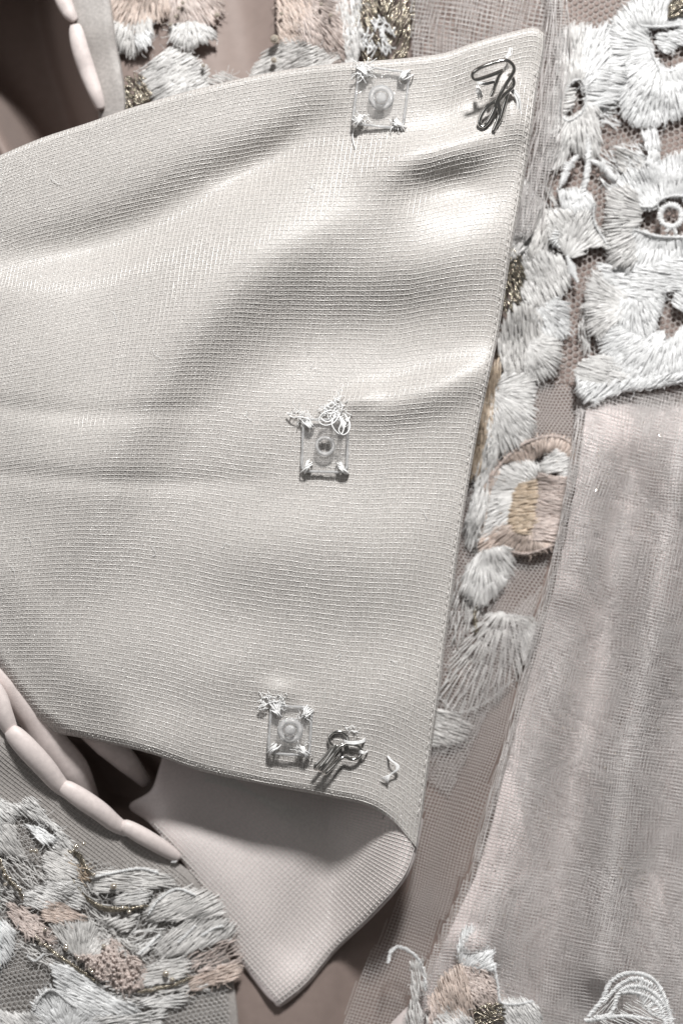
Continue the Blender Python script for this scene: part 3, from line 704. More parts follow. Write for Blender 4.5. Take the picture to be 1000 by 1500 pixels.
# ------------------------------------------------------------------ the bodice edge with its button loops (lower left)
def bod_z(x, y):
    z = 108 - .26 * np.clip(x, -100, 300) + 5 * fbm(x, y, 200, 91, 2)
    z = z - .13 * np.clip(y - 1110 - .55 * x, 0, 400)
    return z
LOOPLINE = [(-60, 1010), (-10, 1055), (18, 1080), (58, 1122), (100, 1164), (145, 1196), (190, 1222), (228, 1245), (262, 1266), (315, 1312), (332, 1390), (345, 1470), (350, 1560)]
bod = thing('bodice_edge', 'greige fabric bodice edge with a row of satin button loops at lower left', 'bodice edge', (120, 1300, 20))
mb = MB(); sheet(mb, LOOPLINE + [(345, 1600), (-80, 1600), (-80, 1100)], bod_z, 11, 9, 3); mb.build('placket', M['placket'], bod)
mb = MB(); weave(mb, [(-30, 1078), (20, 1088), (100, 1172), (190, 1230), (258, 1270), (305, 1318), (320, 1390), (335, 1530), (-30, 1530)], 5.4, .6, lambda x, y: bod_z(x, y) + .2, .68, 0, 90, 3, 71, 7.0); o = mb.build('mesh_face', M['placket_net'], bod); o['kind'] = 'stuff'
def loop(parent, pts, z, r, pin=.55, name='button_loop', mat='satin_pale'):
    p = spline(pts, 26); q = np.linspace(0, 1, 26)
    rr = r * np.clip(np.sin(np.pi * np.clip(q ** .85, .015, .985)) ** .22, .3, 1) * (1.06 - .12 * q)
    zz = z if callable(z) else (lambda x, y: z + 0 * x)
    mb = MB(); mb.tube(np.column_stack([p, zz(p[:, 0], p[:, 1]) + r * .5 * np.sin(np.pi * q) + 5 * (1 - q) - 4 * q]), rr, 14, True, .8)
    return mb.build(name, M[mat], parent)
lzz = lambda x, y: bod_z(x, y) + 6
loop(bod, [(-28, 990), (-6, 1018), (6, 1048), (20, 1078)], lzz, 16)
loop(bod, [(14, 1068), (40, 1096), (66, 1124), (84, 1146), (102, 1164)], lzz, 17)
loop(bod, [(90, 1150), (120, 1170), (146, 1188), (168, 1206), (190, 1219)], lzz, 15.5)
loop(bod, [(178, 1207), (208, 1224), (232, 1238), (262, 1257)], lzz, 13)
mb = MB()   # overcast stitches between the loops
for x, y in ((19, 1076), (98, 1160), (186, 1217), (257, 1256)):
    for k in range(4):
        strand(mb, [(x - 4 + k * 2, y - 4), (x - 3 + k * 2, y + 2), (x - 6 + k * 2, y + 8)], bod_z, 1.0, 6)
mb.build('stitching', M['sew'], bod)

t = thing('satin_facing', 'pale pink rolled satin facing curling behind the lower button loops', 'satin facing', (90, 1090, 20))
def roll(pts, z, rr, name):
    p = spline(pts, 40); mb = MB(); r = np.interp(np.linspace(0, 1, 40), np.linspace(0, 1, len(rr)), rr)
    zz = np.interp(np.linspace(0, 1, 40), np.linspace(0, 1, len(z)), z)
    mb.tube(np.column_stack([p, zz]), r, 18, True, .8); mb.build(name, M['satin_pale'], t)
roll([(-30, 960), (14, 1002), (48, 1044), (72, 1088), (104, 1130), (126, 1178)], (100, 96, 86, 66, 40, 5), (20, 24, 25, 27, 28, 22), 'roll')
roll([(128, 1060), (165, 1095), (192, 1122), (214, 1146)], (50, 40, 18, -16), (22, 22, 17, 9), 'roll')

# top-left loop and placket strip
t = thing('bodice_placket', 'narrow greige placket strip with one satin button loop at top left', 'placket', (150, 80, 10))
def plk_z(x, y): return 14 + 3 * fbm(x, y, 90, 97, 2) + skirt_z(x, y) * .15
mb = MB(); sheet(mb, [(80, -60), (150, -60), (160, 0), (168, 60), (176, 100), (182, 150), (176, 210), (150, 210), (146, 160), (136, 110), (122, 60), (108, 30), (95, 10)], plk_z, 7, 14, 3); mb.build('placket', M['placket'], t)
loop(t, [(110, 36), (117, 70), (128, 104), (140, 136), (148, 160)], lambda x, y: plk_z(x, y) + 4, 13)
loop(t, [(84, -50), (90, -10), (100, 16), (110, 30)], lambda x, y: plk_z(x, y) + 3, 13)

# ------------------------------------------------------------------ lower-left lace
zf = lambda x, y: bod_z(x, y) + 9 + 4 * fbm(x, y, 70, 101, 2)
t = thing('lace_leaf', 'long grey white leaf with open centre under the button loops', 'lace leaf', (60, 1210, 40))
petals(t, [('leaf', 'ivory', [ZB([(-40, -70), (60, 0), (150, -20), (230, 80), (320, 170), (270, 190), (220, 170), (250, 130), (160, 60), (100, 40), (40, 80), (-40, 60)])], dict(angle=.75, length=20)),
           ('leaf', 'grey', [ZB([(-40, 60), (40, 80), (90, 160), (110, 220), (60, 215), (-40, 190)])], dict(angle=.9, length=22)),
           ('leaf', 'white', [ZB([(120, 80), (180, 100), (240, 140), (215, 165), (160, 140)])], dict(angle=.7, length=14, r=1.4)),
           ('leaf', 'grey', [ZB([(190, 200), (290, 190), (330, 250), (330, 300), (260, 330), (200, 290)])], dict(angle=.5, length=18))], zf)
mb = MB(); hexnet(mb, [(-40, 1150), (60, 1190), (110, 1250), (280, 1300), (330, 1400), (340, 1540), (-40, 1540)], 7, .6, lambda x, y: bod_z(x, y) + 4, .3, 3, 63); o = mb.build('netting', M['grey'], t); o['kind'] = 'stuff'
beads(t, [(46, 1246, 3.2), (53, 1247, 4), (112, 1240, 4), (123, 1236, 3.2)], zf, lift=9)
t = thing('lace_filling', 'tangled grey stitches filling between the lower left leaves and flowers', 'lace filling', (150, 1380, 40)); zg = lambda x, y: bod_z(x, y) + 6 + 3 * fbm(x, y, 50, 111, 2)
petals(t, [('fill', 'grey', [ZB([(0, 180), (110, 230), (200, 300), (120, 380), (40, 430), (-40, 400)])], dict(angle=.7, length=16, jit=.3, gap=3.2, under=False)),
           ('fill', 'grey', [ZB([(340, 300), (420, 380), (480, 470), (560, 560), (640, 640), (560, 660), (440, 560), (360, 470)])], dict(angle=.8, length=16, jit=.3, gap=3, under=False)),
           ('fill', 'ivory', [ZB([(560, 530), (660, 500), (700, 540), (640, 600), (590, 620)])], dict(angle=-.6, length=14, jit=.3, gap=3, under=False)),
           ('fill', 'grey', [ZB([(420, 760), (560, 800), (700, 790), (820, 760), (900, 780), (800, 830), (600, 860), (450, 810)])], dict(angle=-.1, length=16, jit=.3, gap=3, under=False)),
           ('fill', 'blush', [ZB([(820, 620), (900, 600), (1000, 570), (1020, 690), (900, 710), (820, 700)])], dict(angle=-.5, length=16, jit=.25, gap=3, under=False)),
           ('fill', 'grey', [ZB([(90, 590), (160, 600), (240, 660), (330, 720), (240, 700), (130, 660)])], dict(angle=.5, length=14, jit=.3, gap=3, under=False)),
           ('fill', 'tan', [ZB([(300, 230), (350, 250), (400, 300), (380, 330), (320, 320)])], dict(angle=.9, length=9, jit=.5, gap=3, under=False))], zg)
t = thing('gold_branch', 'branching gold thread stem with tiny beads across lower left lace', 'embroidered stem', (130, 1310, 40))
for pts, w in ((ZB([(285, 195), (340, 215), (365, 260), (400, 300)]), (10, 16, 12, 8)), (ZB([(320, 330), (370, 390), (440, 440), (540, 445), (640, 430)]), (8, 12, 14, 12, 6)), (ZB([(0, 240), (30, 310), (80, 360), (100, 400)]), (12, 14, 10, 8)), (ZB([(150, 560), (230, 630), (330, 700), (420, 760)]), (6, 10, 10, 6)), (ZB([(600, 805), (720, 780), (830, 740)]), (8, 12, 8))):
    mb = MB(); cord(mb, pts, zf, tuple(q * .62 for q in w), 1.7, .8, 4, 1.2); mb.build('gold_thread', M['gold'], t)
beads(t, [ZB([q])[0] for q in ((20, 300), (42, 314), (24, 340), (76, 350), (10, 270), (165, 575), (196, 535), (175, 595), (215, 608), (247, 645), (388, 705), (398, 718), (405, 298), (529, 440), (557, 458))], zf, 3.0, 9)
t = thing('lace_flower', 'blush and grey beaded flower at the middle of lower left lace', 'lace flower', (110, 1380, 40))
petals(t, [('petal', 'ivory', [ZB([(110, 380), (160, 360), (200, 330), (330, 330), (360, 390), (330, 440), (250, 420), (180, 440), (120, 430)])], dict(angle=.4, length=16)),
           ('petal', 'peach', [ZB([(180, 420), (250, 415), (330, 460), (370, 490), (290, 500), (200, 490)])], dict(angle=.3, length=16)),
           ('petal', 'grey', [ZB([(220, 510), (300, 500), (400, 510), (460, 570), (420, 640), (330, 640), (270, 600)])], dict(centre=ZB([(350, 700)])[0], length=18)),
           ('petal', 'blush', [ZB([(40, 430), (110, 450), (200, 520), (230, 590), (150, 570), (60, 500)])], dict(angle=.7, length=12, jit=.4)),
           ('petal', 'blush', [ZB([(330, 640), (430, 630), (470, 570), (540, 640), (610, 700), (600, 780), (520, 790), (430, 740)])], dict(angle=1.2, length=9, jit=.5))], zf)
mb = MB()
for k in range(150):
    a, b = ZB([(RNG.uniform(330, 610), 0)])[0][0], ZB([(0, RNG.uniform(620, 790))])[0][1]
    if not inside(np.array([a]), np.array([b]), ZB([(330, 640), (430, 630), (470, 560), (560, 640), (620, 700), (600, 790), (500, 790), (410, 740)]))[0]: continue
    z = float(zf(np.array([a]), np.array([b]))[0]); mb.ball((a, b, z + 7), RNG.uniform(1.5, 2.8), 7, 5)
o = mb.build('seed_beads', M['blush'], t); o['kind'] = 'stuff'
beads(t, [ZB([q])[0] + (s,) for q, s in (((285, 615), 4), ((448, 606), 3.6), ((286, 604), 3), ((340, 660), 3))], zf, lift=11)
t = thing('lace_leaf', 'broad grey white leaves lying beside the folded panel tail', 'lace leaf', (220, 1320, 30))
petals(t, [('leaf', 'grey', [ZB([(400, 310), (440, 290), (600, 275), (700, 290), (740, 330), (640, 360), (500, 370), (410, 370)])], dict(angle=.05, length=26)),
           ('leaf', 'ivory', [ZB([(470, 400), (560, 375), (640, 370), (620, 420), (520, 430)])], dict(angle=-.2, length=18)),
           ('leaf', 'grey', [ZB([(640, 440), (700, 390), (800, 360), (900, 380), (960, 460), (900, 480), (760, 490), (640, 490)])], dict(angle=-.45, length=26)),
           ('leaf', 'ivory', [ZB([(600, 630), (680, 560), (690, 575), (640, 630), (600, 650)])], dict(angle=-.7, length=20)),
           ('leaf', 'grey', [ZB([(680, 600), (760, 530), (830, 490), (980, 500), (1000, 560), (900, 600), (800, 640), (700, 650)])], dict(angle=-.75, length=24)),
           ('leaf', 'grey', [ZB([(440, 480), (540, 490), (580, 470), (560, 530), (500, 530)])], dict(angle=-.4, length=18)),
           ('leaf', 'grey', [ZB([(610, 720), (700, 670), (800, 660), (810, 710), (720, 760), (620, 770)])], dict(angle=-.2, length=20)),
           ('leaf', 'peach', [ZB([(830, 740), (920, 710), (1010, 690), (1020, 740), (900, 780), (830, 800)])], dict(angle=-.3, length=20, puff=3))], zf)
mb = MB()
for pts in (ZB([(410, 308), (480, 292), (600, 272), (680, 290)]), ZB([(640, 470), (680, 410), (760, 360), (840, 385)]), ZB([(600, 640), (640, 605), (685, 560)]), ZB([(770, 590), (800, 560), (840, 520)]), ZB([(870, 560), (920, 530), (960, 520)])):
    cord(mb, pts, zf, 4.5, 2.6, 1.2, 8)
mb.build('corded_rim', M['white'], t)
beads(t, [ZB([(742, 750)])[0] + (4,), ZB([(715, 725)])[0] + (5,), ZB([(490, 348)])[0] + (5,)], zf, lift=9)
t = thing('lace_flower', 'bright white scalloped flower cut by the lower left corner', 'lace flower', (130, 1460, 30))
petals(t, [('petal', 'white', [ZB([(230, 700), (290, 700), (370, 750), (450, 800), (560, 850), (590, 890), (500, 905), (400, 900), (320, 870), (250, 780)])], dict(angle=.5, length=18)),
           ('petal', 'white', [ZB([(160, 830), (220, 790), (330, 860), (420, 910), (400, 990), (200, 990), (150, 900)])], dict(centre=ZB([(300, 1000)])[0], length=16)),
           ('petal', 'ivory', [ZB([(610, 850), (720, 820), (800, 825), (760, 860), (640, 870)])], dict(angle=-.15, length=20)),
           ('petal', 'ivory', [ZB([(-30, 880), (60, 900), (150, 900), (180, 990), (-30, 990)])], dict(angle=.8, length=16)),
           ('petal', 'white', [ZB([(-40, 490), (30, 510), (65, 560), (40, 650), (-40, 700)])], dict(angle=1.0, length=18)),
           ('petal', 'ivory', [ZB([(400, 905), (560, 905), (700, 880), (620, 990), (400, 990)])], dict(angle=-.2, length=18, under=False))], zf)
mb = MB(); cord(mb, ZB([(150, 880), (170, 830), (225, 795), (300, 850), (330, 870)]), zf, 5, lift=8); cord(mb, ZB([(120, 650), (150, 670), (190, 640)]), zf, 4, lift=6); mb.build('corded_rim', M['white'], t)

# -- bottom centre and bottom right
t = thing('lace_flower', 'peach and white flower at the bottom edge below the panel tail', 'lace flower', (650, 1440, 30))
zf = lambda x, y: 68 + 4 * fbm(x, y, 70, 105, 2) - .04 * np.clip(640 - x, 0, 200)
petals(t, [('petal', 'white', [ZR([(300, 135), (340, 130), (380, 180), (398, 250), (370, 260), (310, 245), (285, 215)])], dict(centre=ZR([(280, 300)])[0], length=16)),
           ('petal', 'blush', [ZR([(300, 250), (370, 265), (400, 320), (415, 370), (350, 380), (320, 340)])], dict(angle=.8, length=10, jit=.35)),
           ('petal', 'peach', [ZR([(230, 290), (300, 250), (320, 330), (330, 400), (250, 420), (200, 380)])], dict(angle=1.3, length=18)),
           ('petal', 'ivory', [ZR([(240, 370), (300, 400), (330, 470), (200, 470), (210, 410)])], dict(angle=.9, length=18)),
           ('petal', 'ivory', [ZR([(415, 360), (520, 365), (540, 450), (460, 470), (430, 410)])], dict(angle=1.0, length=16)),
           ('petal', 'grey', [ZR([(130, 250), (170, 230), (180, 300), (160, 370), (190, 440), (120, 450), (140, 330)])], dict(angle=1.4, length=16, under=False)),
           ('petal', 'blush', [ZR([(190, 355), (210, 350), (215, 420), (195, 440)])], dict(angle=1.5, length=12))], zf)
mb = MB(); cord(mb, ZR([(398, 250), (410, 310), (420, 365), (470, 372), (522, 362)]), zf, 5, lift=6); cord(mb, ZR([(62, 240), (70, 205), (100, 190), (150, 220), (175, 270), (180, 330)]), zf, 6, lift=3); mb.build('corded_rim', M['white'], t)
mb = MB(); stitch(mb, [ZR([(335, 385), (415, 370), (420, 440), (350, 450)])], zf, angle=.2, r=1.3, gap=2.6, length=10, jit=.4, lift=3); mb.build('gold_thread', M['gold'], t)
t = thing('lace_scallop', 'corded white scallop shell lying on tulle at bottom right', 'lace scallop', (915, 1470, 70))
zf = lambda x, y: 96 + 3 * fbm(x, y, 70, 107, 2)
for pts in (ZR([(700, 410), (740, 360), (770, 300), (830, 272), (900, 290), (940, 350), (965, 440)]), ZR([(720, 415), (770, 400), (800, 330), (860, 315), (910, 340), (945, 380)]), ZR([(800, 335), (850, 335), (920, 370), (945, 440)]), ZR([(745, 365), (800, 310), (850, 290), (900, 310)]), ZR([(690, 425), (800, 410), (900, 420)])):
    mb = MB(); cord(mb, pts, zf, 6.5, 2.6, 1.3, 5); mb.build('cord', M['white'], t)
petals(t, [('fill', 'ivory', [ZR([(790, 400), (830, 370), (890, 375), (950, 420), (940, 470), (720, 470), (740, 420)])], dict(angle=.5, length=14, puff=2, under=False, gap=4.5)),
           ('fill', 'white', [ZR([(800, 335), (850, 300), (905, 305), (945, 370), (955, 430), (900, 400), (850, 345)])], dict(centre=ZR([(830, 420)])[0], length=14, puff=2, under=False, gap=2.6)),
           ('fill', 'ivory', [ZR([(710, 410), (750, 360), (790, 310), (800, 330), (780, 390)])], dict(angle=-.9, length=16, puff=2, under=False, gap=4.2))], zf)
mb = MB(); a = np.linspace(0, 2 * math.pi, 16); c = ZR([(908, 388)])[0]; cord(mb, [(c[0] + 9 * math.cos(k), c[1] + 8 * math.sin(k)) for k in a], zf, 4, 2.6, 1.2, 5); mb.build('ring', M['white'], t)

# ------------------------------------------------------------------ the closure panel
TOP = [(-60, 252), (0, 228), (60, 203), (130, 180), (200, 156), (300, 128), (400, 106), (480, 95), (540, 90), (600, 85), (650, 78), (685, 66), (720, 55), (758, 45), (782, 41), (797, 50)]
RIGHT = [(797, 50), (796, 78), (786, 130), (776, 200), (768, 255), (758, 310), (748, 365), (740, 420), (728, 495), (714, 560), (701, 622), (690, 682), (680, 742), (671, 805), (662, 870), (652, 940), (645, 1000), (638, 1052), (630, 1110), (623, 1160), (617, 1200)]
BOTTRUE = [(-230, 1065), (-60, 1068), (60, 1072), (130, 1082), (220, 1103), (300, 1130), (400, 1151), (480, 1166), (540, 1180), (575, 1202), (596, 1225), (610, 1242)]
BOT = [(-230, 1065), (-60, 1068), (60, 1072), (130, 1082), (220, 1103), (300, 1130), (400, 1151), (480, 1166), (540, 1177), (580, 1188), (617, 1200)]
LEFT = [(-60, 252), (-110, 450), (-170, 760), (-230, 1065)]
SOFT = [(-40, 900), (0, 958), (30, 1000), (62, 1040), (100, 1066), (140, 1083), (215, 1102)]
RIDGES = [([(745, 190), (660, 222), (600, 234), (550, 262)], 8.5, 30), ([(590, 282), (710, 262)], -6, 30),
          ([(600, 262), (490, 330), (380, 385), (280, 470), (200, 600), (130, 760)], 15, 58), ([(-30, 385), (170, 350), (330, 262), (520, 176)], -9, 34),
          ([(740, 350), (620, 388), (480, 430)], 8, 50), ([(700, 450), (540, 480), (400, 520)], -7, 56), ([(735, 530), (620, 578), (515, 606)], 7, 28),
          ([(-60, 592), (120, 606), (300, 600)], -1.4, 14), ([(-60, 690), (200, 706), (380, 704)], -1.4, 14), ([(640, 780), (470, 810), (280, 800)], 4, 64), ([(600, 905), (420, 915), (250, 900)], -4, 60),
          ([(90, 420), (60, 620), (90, 800)], 9, 80), ([(470, 150), (420, 220), (330, 270)], -5, 26), ([(385, 1012), (430, 1016)], 4, 16), ([(690, 130), (680, 165)], -5, 24),
          ([(740, 120), (760, 200)], 6, 20), ([(440, 990), (350, 1040), (200, 1030)], -3, 40), ([(490, 596), (550, 578)], 3, 14)]
tc_, rc_, bc_, lc_, bt_ = (spline(q, 900) for q in (TOP, RIGHT, BOT, LEFT, BOTTRUE))
def ev(c, u): 
    f = np.clip(u, 0, 1) * (len(c) - 1); return np.stack([np.interp(f, np.arange(len(c)), c[:, 0]), np.interp(f, np.arange(len(c)), c[:, 1])], -1)
def front_xy(s, t):
    T, B, L, R = ev(tc_, s), ev(bc_, s), ev(lc_, t), ev(rc_, t); s = s[..., None]; t = t[..., None]
    return (1 - t) * T + t * B + (1 - s) * L + s * R - ((1 - s) * (1 - t) * tc_[0] + s * (1 - t) * tc_[-1] + (1 - s) * t * bc_[0] + s * t * bc_[-1]) + t ** 8 * (ev(bt_, s[..., 0]) - B)
def panel_base(x, y):
    z = 150 + 4.0 * fbm(x, y, 330, 201, 2)
    for pts, h, w in RIDGES: z = z + 2.9 * h * ridge(x, y, pts, w * 1.15)
    z = z - 30 * sstep(y, 860, 1230) ** 1.5
    return z
def front_z(x, y, s=None, t=None):
    z = panel_base(x, y)
    # lower left corner sinks behind the satin facing
    d = polyline_dist(x, y, SOFT); sx = np.interp(x, [q[0] for q in SOFT], [q[1] for q in SOFT]); below = (y > sx) & (x < 200)
    sd = np.where(below, d, -d); w = 1 - sstep(x, 130, 215)
    z = z - w * (70 * sstep(sd, -4, 55) + 22 * sstep(sd, -90, 20))
    if s is not None:
        z = z - 5 * np.exp(-(1 - s) * 800 / 2.2) - 5 * np.exp(-t * 1000 / 2.4) - 9 * np.exp(-(1 - t) * 1000 / 4.5) * sstep(604 - x, 0, 90)
    return z
panel = thing('closure_panel', 'ivory fabric closure panel with sewn snaps and hooks, lower end folded into a tail', 'fabric panel', (400, 700, 100))
mb = MB(); ns, ntt = 240, 330
ss = 1 - (1 - np.linspace(0, 1, ns)) ** 1.25; tt_ = np.linspace(0, 1, ntt); tt_ = .5 - .5 * np.cos(np.pi * (tt_ * .86 + .07)); tt_ = (tt_ - tt_[0]) / (tt_[-1] - tt_[0])
S, T = np.meshgrid(ss, tt_); xy = front_xy(S, T); z = front_z(xy[..., 0], xy[..., 1], S, T)
mb.add(np.concatenate([xy, z[..., None]], -1).reshape(-1, 3), grid_faces(ntt, ns))
# turned edges along the top and right, and the underside of the fold along the bottom
def turned(curve, out, drop, inner, seg):
    t = np.gradient(curve[:, :2], axis=0); nn = np.stack([t[:, 1], -t[:, 0]], 1); nn /= np.linalg.norm(nn, axis=1)[:, None] + 1e-9
    rows = [curve]
    for o, d in ((out, drop * .35), (out * .7, drop * .7), (-inner, drop)):
        q = curve.copy(); q[:, :2] += nn * o; q[:, 2] -= d; rows.append(q)
    mb.add(np.vstack(rows), grid_faces(4, len(curve)))
for cv, u in ((np.stack([S[0], T[0]], -1), 0), (np.stack([S[:, -1], T[:, -1]], -1), 1)):
    q = front_xy(cv[:, 0], cv[:, 1]); c3 = np.column_stack([q, front_z(q[:, 0], q[:, 1], cv[:, 0], cv[:, 1])]); turned(c3, .6, 6, 9, 4)
q = front_xy(S[-1], T[-1]); c3 = np.column_stack([q, front_z(q[:, 0], q[:, 1], S[-1], T[-1])]); c3 = c3[(q[:, 0] > 60) & (q[:, 0] < 570)]; turned(c3[::-1], 1.0, 16, 26, 4)
mb.build('front_face', M['panel'], panel)

# tail: the lower end of the panel folded forward
EDGE = spline([(638, 1052), (630, 1110), (623, 1160), (618, 1200), (610, 1242), (592, 1288), (545, 1342), (492, 1392), (452, 1440), (412, 1473)], 400)
TAIL = [(618, 1200), (610, 1242), (592, 1288), (545, 1342), (492, 1392), (452, 1440), (412, 1473), (402, 1468), (384, 1450), (340, 1388), (302, 1312), (270, 1264), (220, 1206), (190, 1181), (222, 1158), (236, 1120), (250, 1085), (320, 1090), (420, 1120), (520, 1140), (580, 1160)]
def tail_z(x, y):
    D = 92 * sstep(596 - x, 0, 120)
    e = polyline_dist(x, y, EDGE)
    z = panel_base(x, np.minimum(y, 1235)) - D - 6 * sstep(622 - x, 0, 90) - 1
    z = z - 26 * sstep(y, 1230, 1470) + 15 * np.exp(-(e / 30) ** 2) * sstep(y, 1240, 1330) - 9 * np.exp(-e / 3.5)
    z = z + 16 * np.exp(-(polyline_dist(x, y, [(250, 1200), (330, 1300), (400, 1430)]) / 46) ** 2) - 8 * np.exp(-(polyline_dist(x, y, [(540, 1210), (470, 1290), (420, 1380)]) / 34) ** 2)
    z = z - 9 * sstep(1240 - y, 0, 70) * (x < 560)
    return z
mb = MB(); sheet(mb, TAIL, tail_z, 6, 8, 2.5); mb.build('tail', M['tail'], panel)

# knitted mesh face, strand by strand
def colpos(k, n): q = k / n; return q * .82 + .18 * q * q
def knit(nrow, ncol):
    mb = MB()
    s = np.linspace(0.02, 1, 330); S, T = np.meshgrid(s, (np.arange(nrow) + .5) / nrow)
    S2 = S; wob = .00042 * np.sin(S * ncol * 6.283) + .0006 * fbm(S * 900, T * 900, 90, 301, 2)
    xy = front_xy(S2, np.clip(T + wob, 0, 1)); z = front_z(xy[..., 0], xy[..., 1], S2, T) + .15
    A = np.concatenate([xy, z[..., None]], -1)
    keep = (xy[..., 0] > -25)
    for k in range(nrow):
        q = A[k][keep[k]]
        if len(q) > 8: mb.tubes(q[None], .68 * (1 + .25 * fbm(q[:, 0] + 37 * k, q[:, 1], 40, 311, 2))[None], 4)
    t = np.linspace(0, 1, 380); T, S = np.meshgrid(t, colpos(np.arange(ncol) + .5, ncol))
    xy = front_xy(np.clip(S + .00045 * np.sin(T * nrow * 2 * math.pi) + .0008 * fbm(S * 800, T * 900, 90, 307, 2), 0, 1), T); z = front_z(xy[..., 0], xy[..., 1], S, T) + .15
    A = np.concatenate([xy, z[..., None]], -1); keep = xy[..., 0] > -25
    for k in range(ncol):
        q = A[k][keep[k]]
        if len(q) > 8: mb.tubes(q[None], .78 * (1 + .25 * fbm(q[:, 0] + 37 * k, q[:, 1], 40, 311, 2))[None], 4)
    # a small facet added inside every mesh to stand in for its bright glint
    C, R = np.meshgrid(colpos(np.arange(ncol) + 1.0, ncol), (np.arange(nrow) + 1.0) / nrow); C = C.ravel(); R = R.ravel()
    xy = front_xy(np.clip(C, 0, .999), np.clip(R, 0, .999)); ok = (xy[:, 0] > -20) & (C < .995) & (R < .995); xy = xy[ok] + RNG.normal(0, .55, (ok.sum(), 2)); C = C[ok]; R = R[ok]
    z = front_z(xy[:, 0], xy[:, 1], C, R); m = len(xy); sz = RNG.uniform(.8, 1.7, m); a0 = RNG.uniform(0, 1.57, m)
    V = [np.column_stack([xy[:, 0] + RNG.normal(0, .5, m), xy[:, 1] + RNG.normal(0, .5, m), z + RNG.uniform(.7, 1.5, m)])]
    for k in range(4): V.append(np.column_stack([xy[:, 0] + sz * np.cos(a0 + k * 1.5708), xy[:, 1] + sz * np.sin(a0 + k * 1.5708), z - .2]))
    V = np.stack(V, 1); b = np.arange(m)[:, None] * 5
    mb.add(V.reshape(-1, 3), np.vstack([b + np.array([0, 1 + k, 1 + (k + 1) % 4]) for k in range(4)])[:, ::-1])
    return mb
o = knit(152, 136).build('mesh_face', M['panel_net'], panel); o['kind'] = 'stuff'
mb = MB()
L = np.r_[0, np.cumsum(np.linalg.norm(np.diff(EDGE, axis=0), axis=1))]
tg = np.gradient(EDGE, axis=0); ang = np.unwrap(np.arctan2(tg[:, 1], tg[:, 0])); kr = np.ones(121) / 121
ang = np.convolve(np.pad(ang, 60, mode='edge'), kr, 'valid'); nrm = np.stack([-np.sin(ang), np.cos(ang)], 1)
Bc = spline(BOTTRUE, 300)
def in_tail(x, y):
    bx = np.interp(x, Bc[:, 0], Bc[:, 1]); return inside(x, y, TAIL) & (y > np.where(x < 596, bx + 1, 1195))
d = np.arange(0, 330, 5.0)
for l in np.arange(100, L[-1], 6.2):
    e = np.array([np.interp(l, L, EDGE[:, 0]), np.interp(l, L, EDGE[:, 1])]); nn = np.array([np.interp(l, L, nrm[:, 0]), np.interp(l, L, nrm[:, 1])])
    q = e + nn * d[:, None]; ok = in_tail(q[:, 0], q[:, 1]); A = np.column_stack([q, tail_z(q[:, 0], q[:, 1]) + .6 - .0032 * d]); sg = ok[:-1] & ok[1:]
    mb.tubes(np.stack([A[:-1][sg], A[1:][sg]], 1), .75, 4)
idx = np.arange(0, 400, 3)
for dd in np.arange(3.5, 330, 6.0):
    q = EDGE[idx] + nrm[idx] * dd; ok = in_tail(q[:, 0], q[:, 1]); A = np.column_stack([q, tail_z(q[:, 0], q[:, 1]) + .5 - .0032 * dd]); sg = ok[:-1] & ok[1:]
    mb.tubes(np.stack([A[:-1][sg], A[1:][sg]], 1), .75, 4)
o = mb.build('mesh_tail', M['panel_net'], panel); o['kind'] = 'stuff'
mb = MB()   # lint clinging to the cloth
for k in range(14):
    x, y = RNG.uniform(20, 640), RNG.uniform(240, 1080); a = RNG.uniform(0, 6.28); q = [(x, y)]
    for j in range(4): a += RNG.normal(0, .7); q.append((q[-1][0] + RNG.uniform(2, 7) * math.cos(a), q[-1][1] + RNG.uniform(2, 7) * math.sin(a)))
    q = spline(q, 14); mb.tube(np.column_stack([q, front_z(q[:, 0], q[:, 1]) + 1.8 + RNG.uniform(0, 1.5)]), .32, 4)
o = mb.build('lint', M['sew'], panel); o['kind'] = 'stuff'
mb = MB()   # seam line just inside the right edge
for a in np.arange(.05, .97, .0105):
    u = np.array([a, a + .007]); q = front_xy(np.full(2, .9925), u); mb.tube(np.column_stack([q, front_z(q[:, 0], q[:, 1]) + .9]), .6, 4)
o = mb.build('seam_stitching', M['panel_net'], panel); o['kind'] = 'stuff'
pz = lambda x, y: front_z(np.asarray(x, float), np.asarray(y, float)) + 2.5

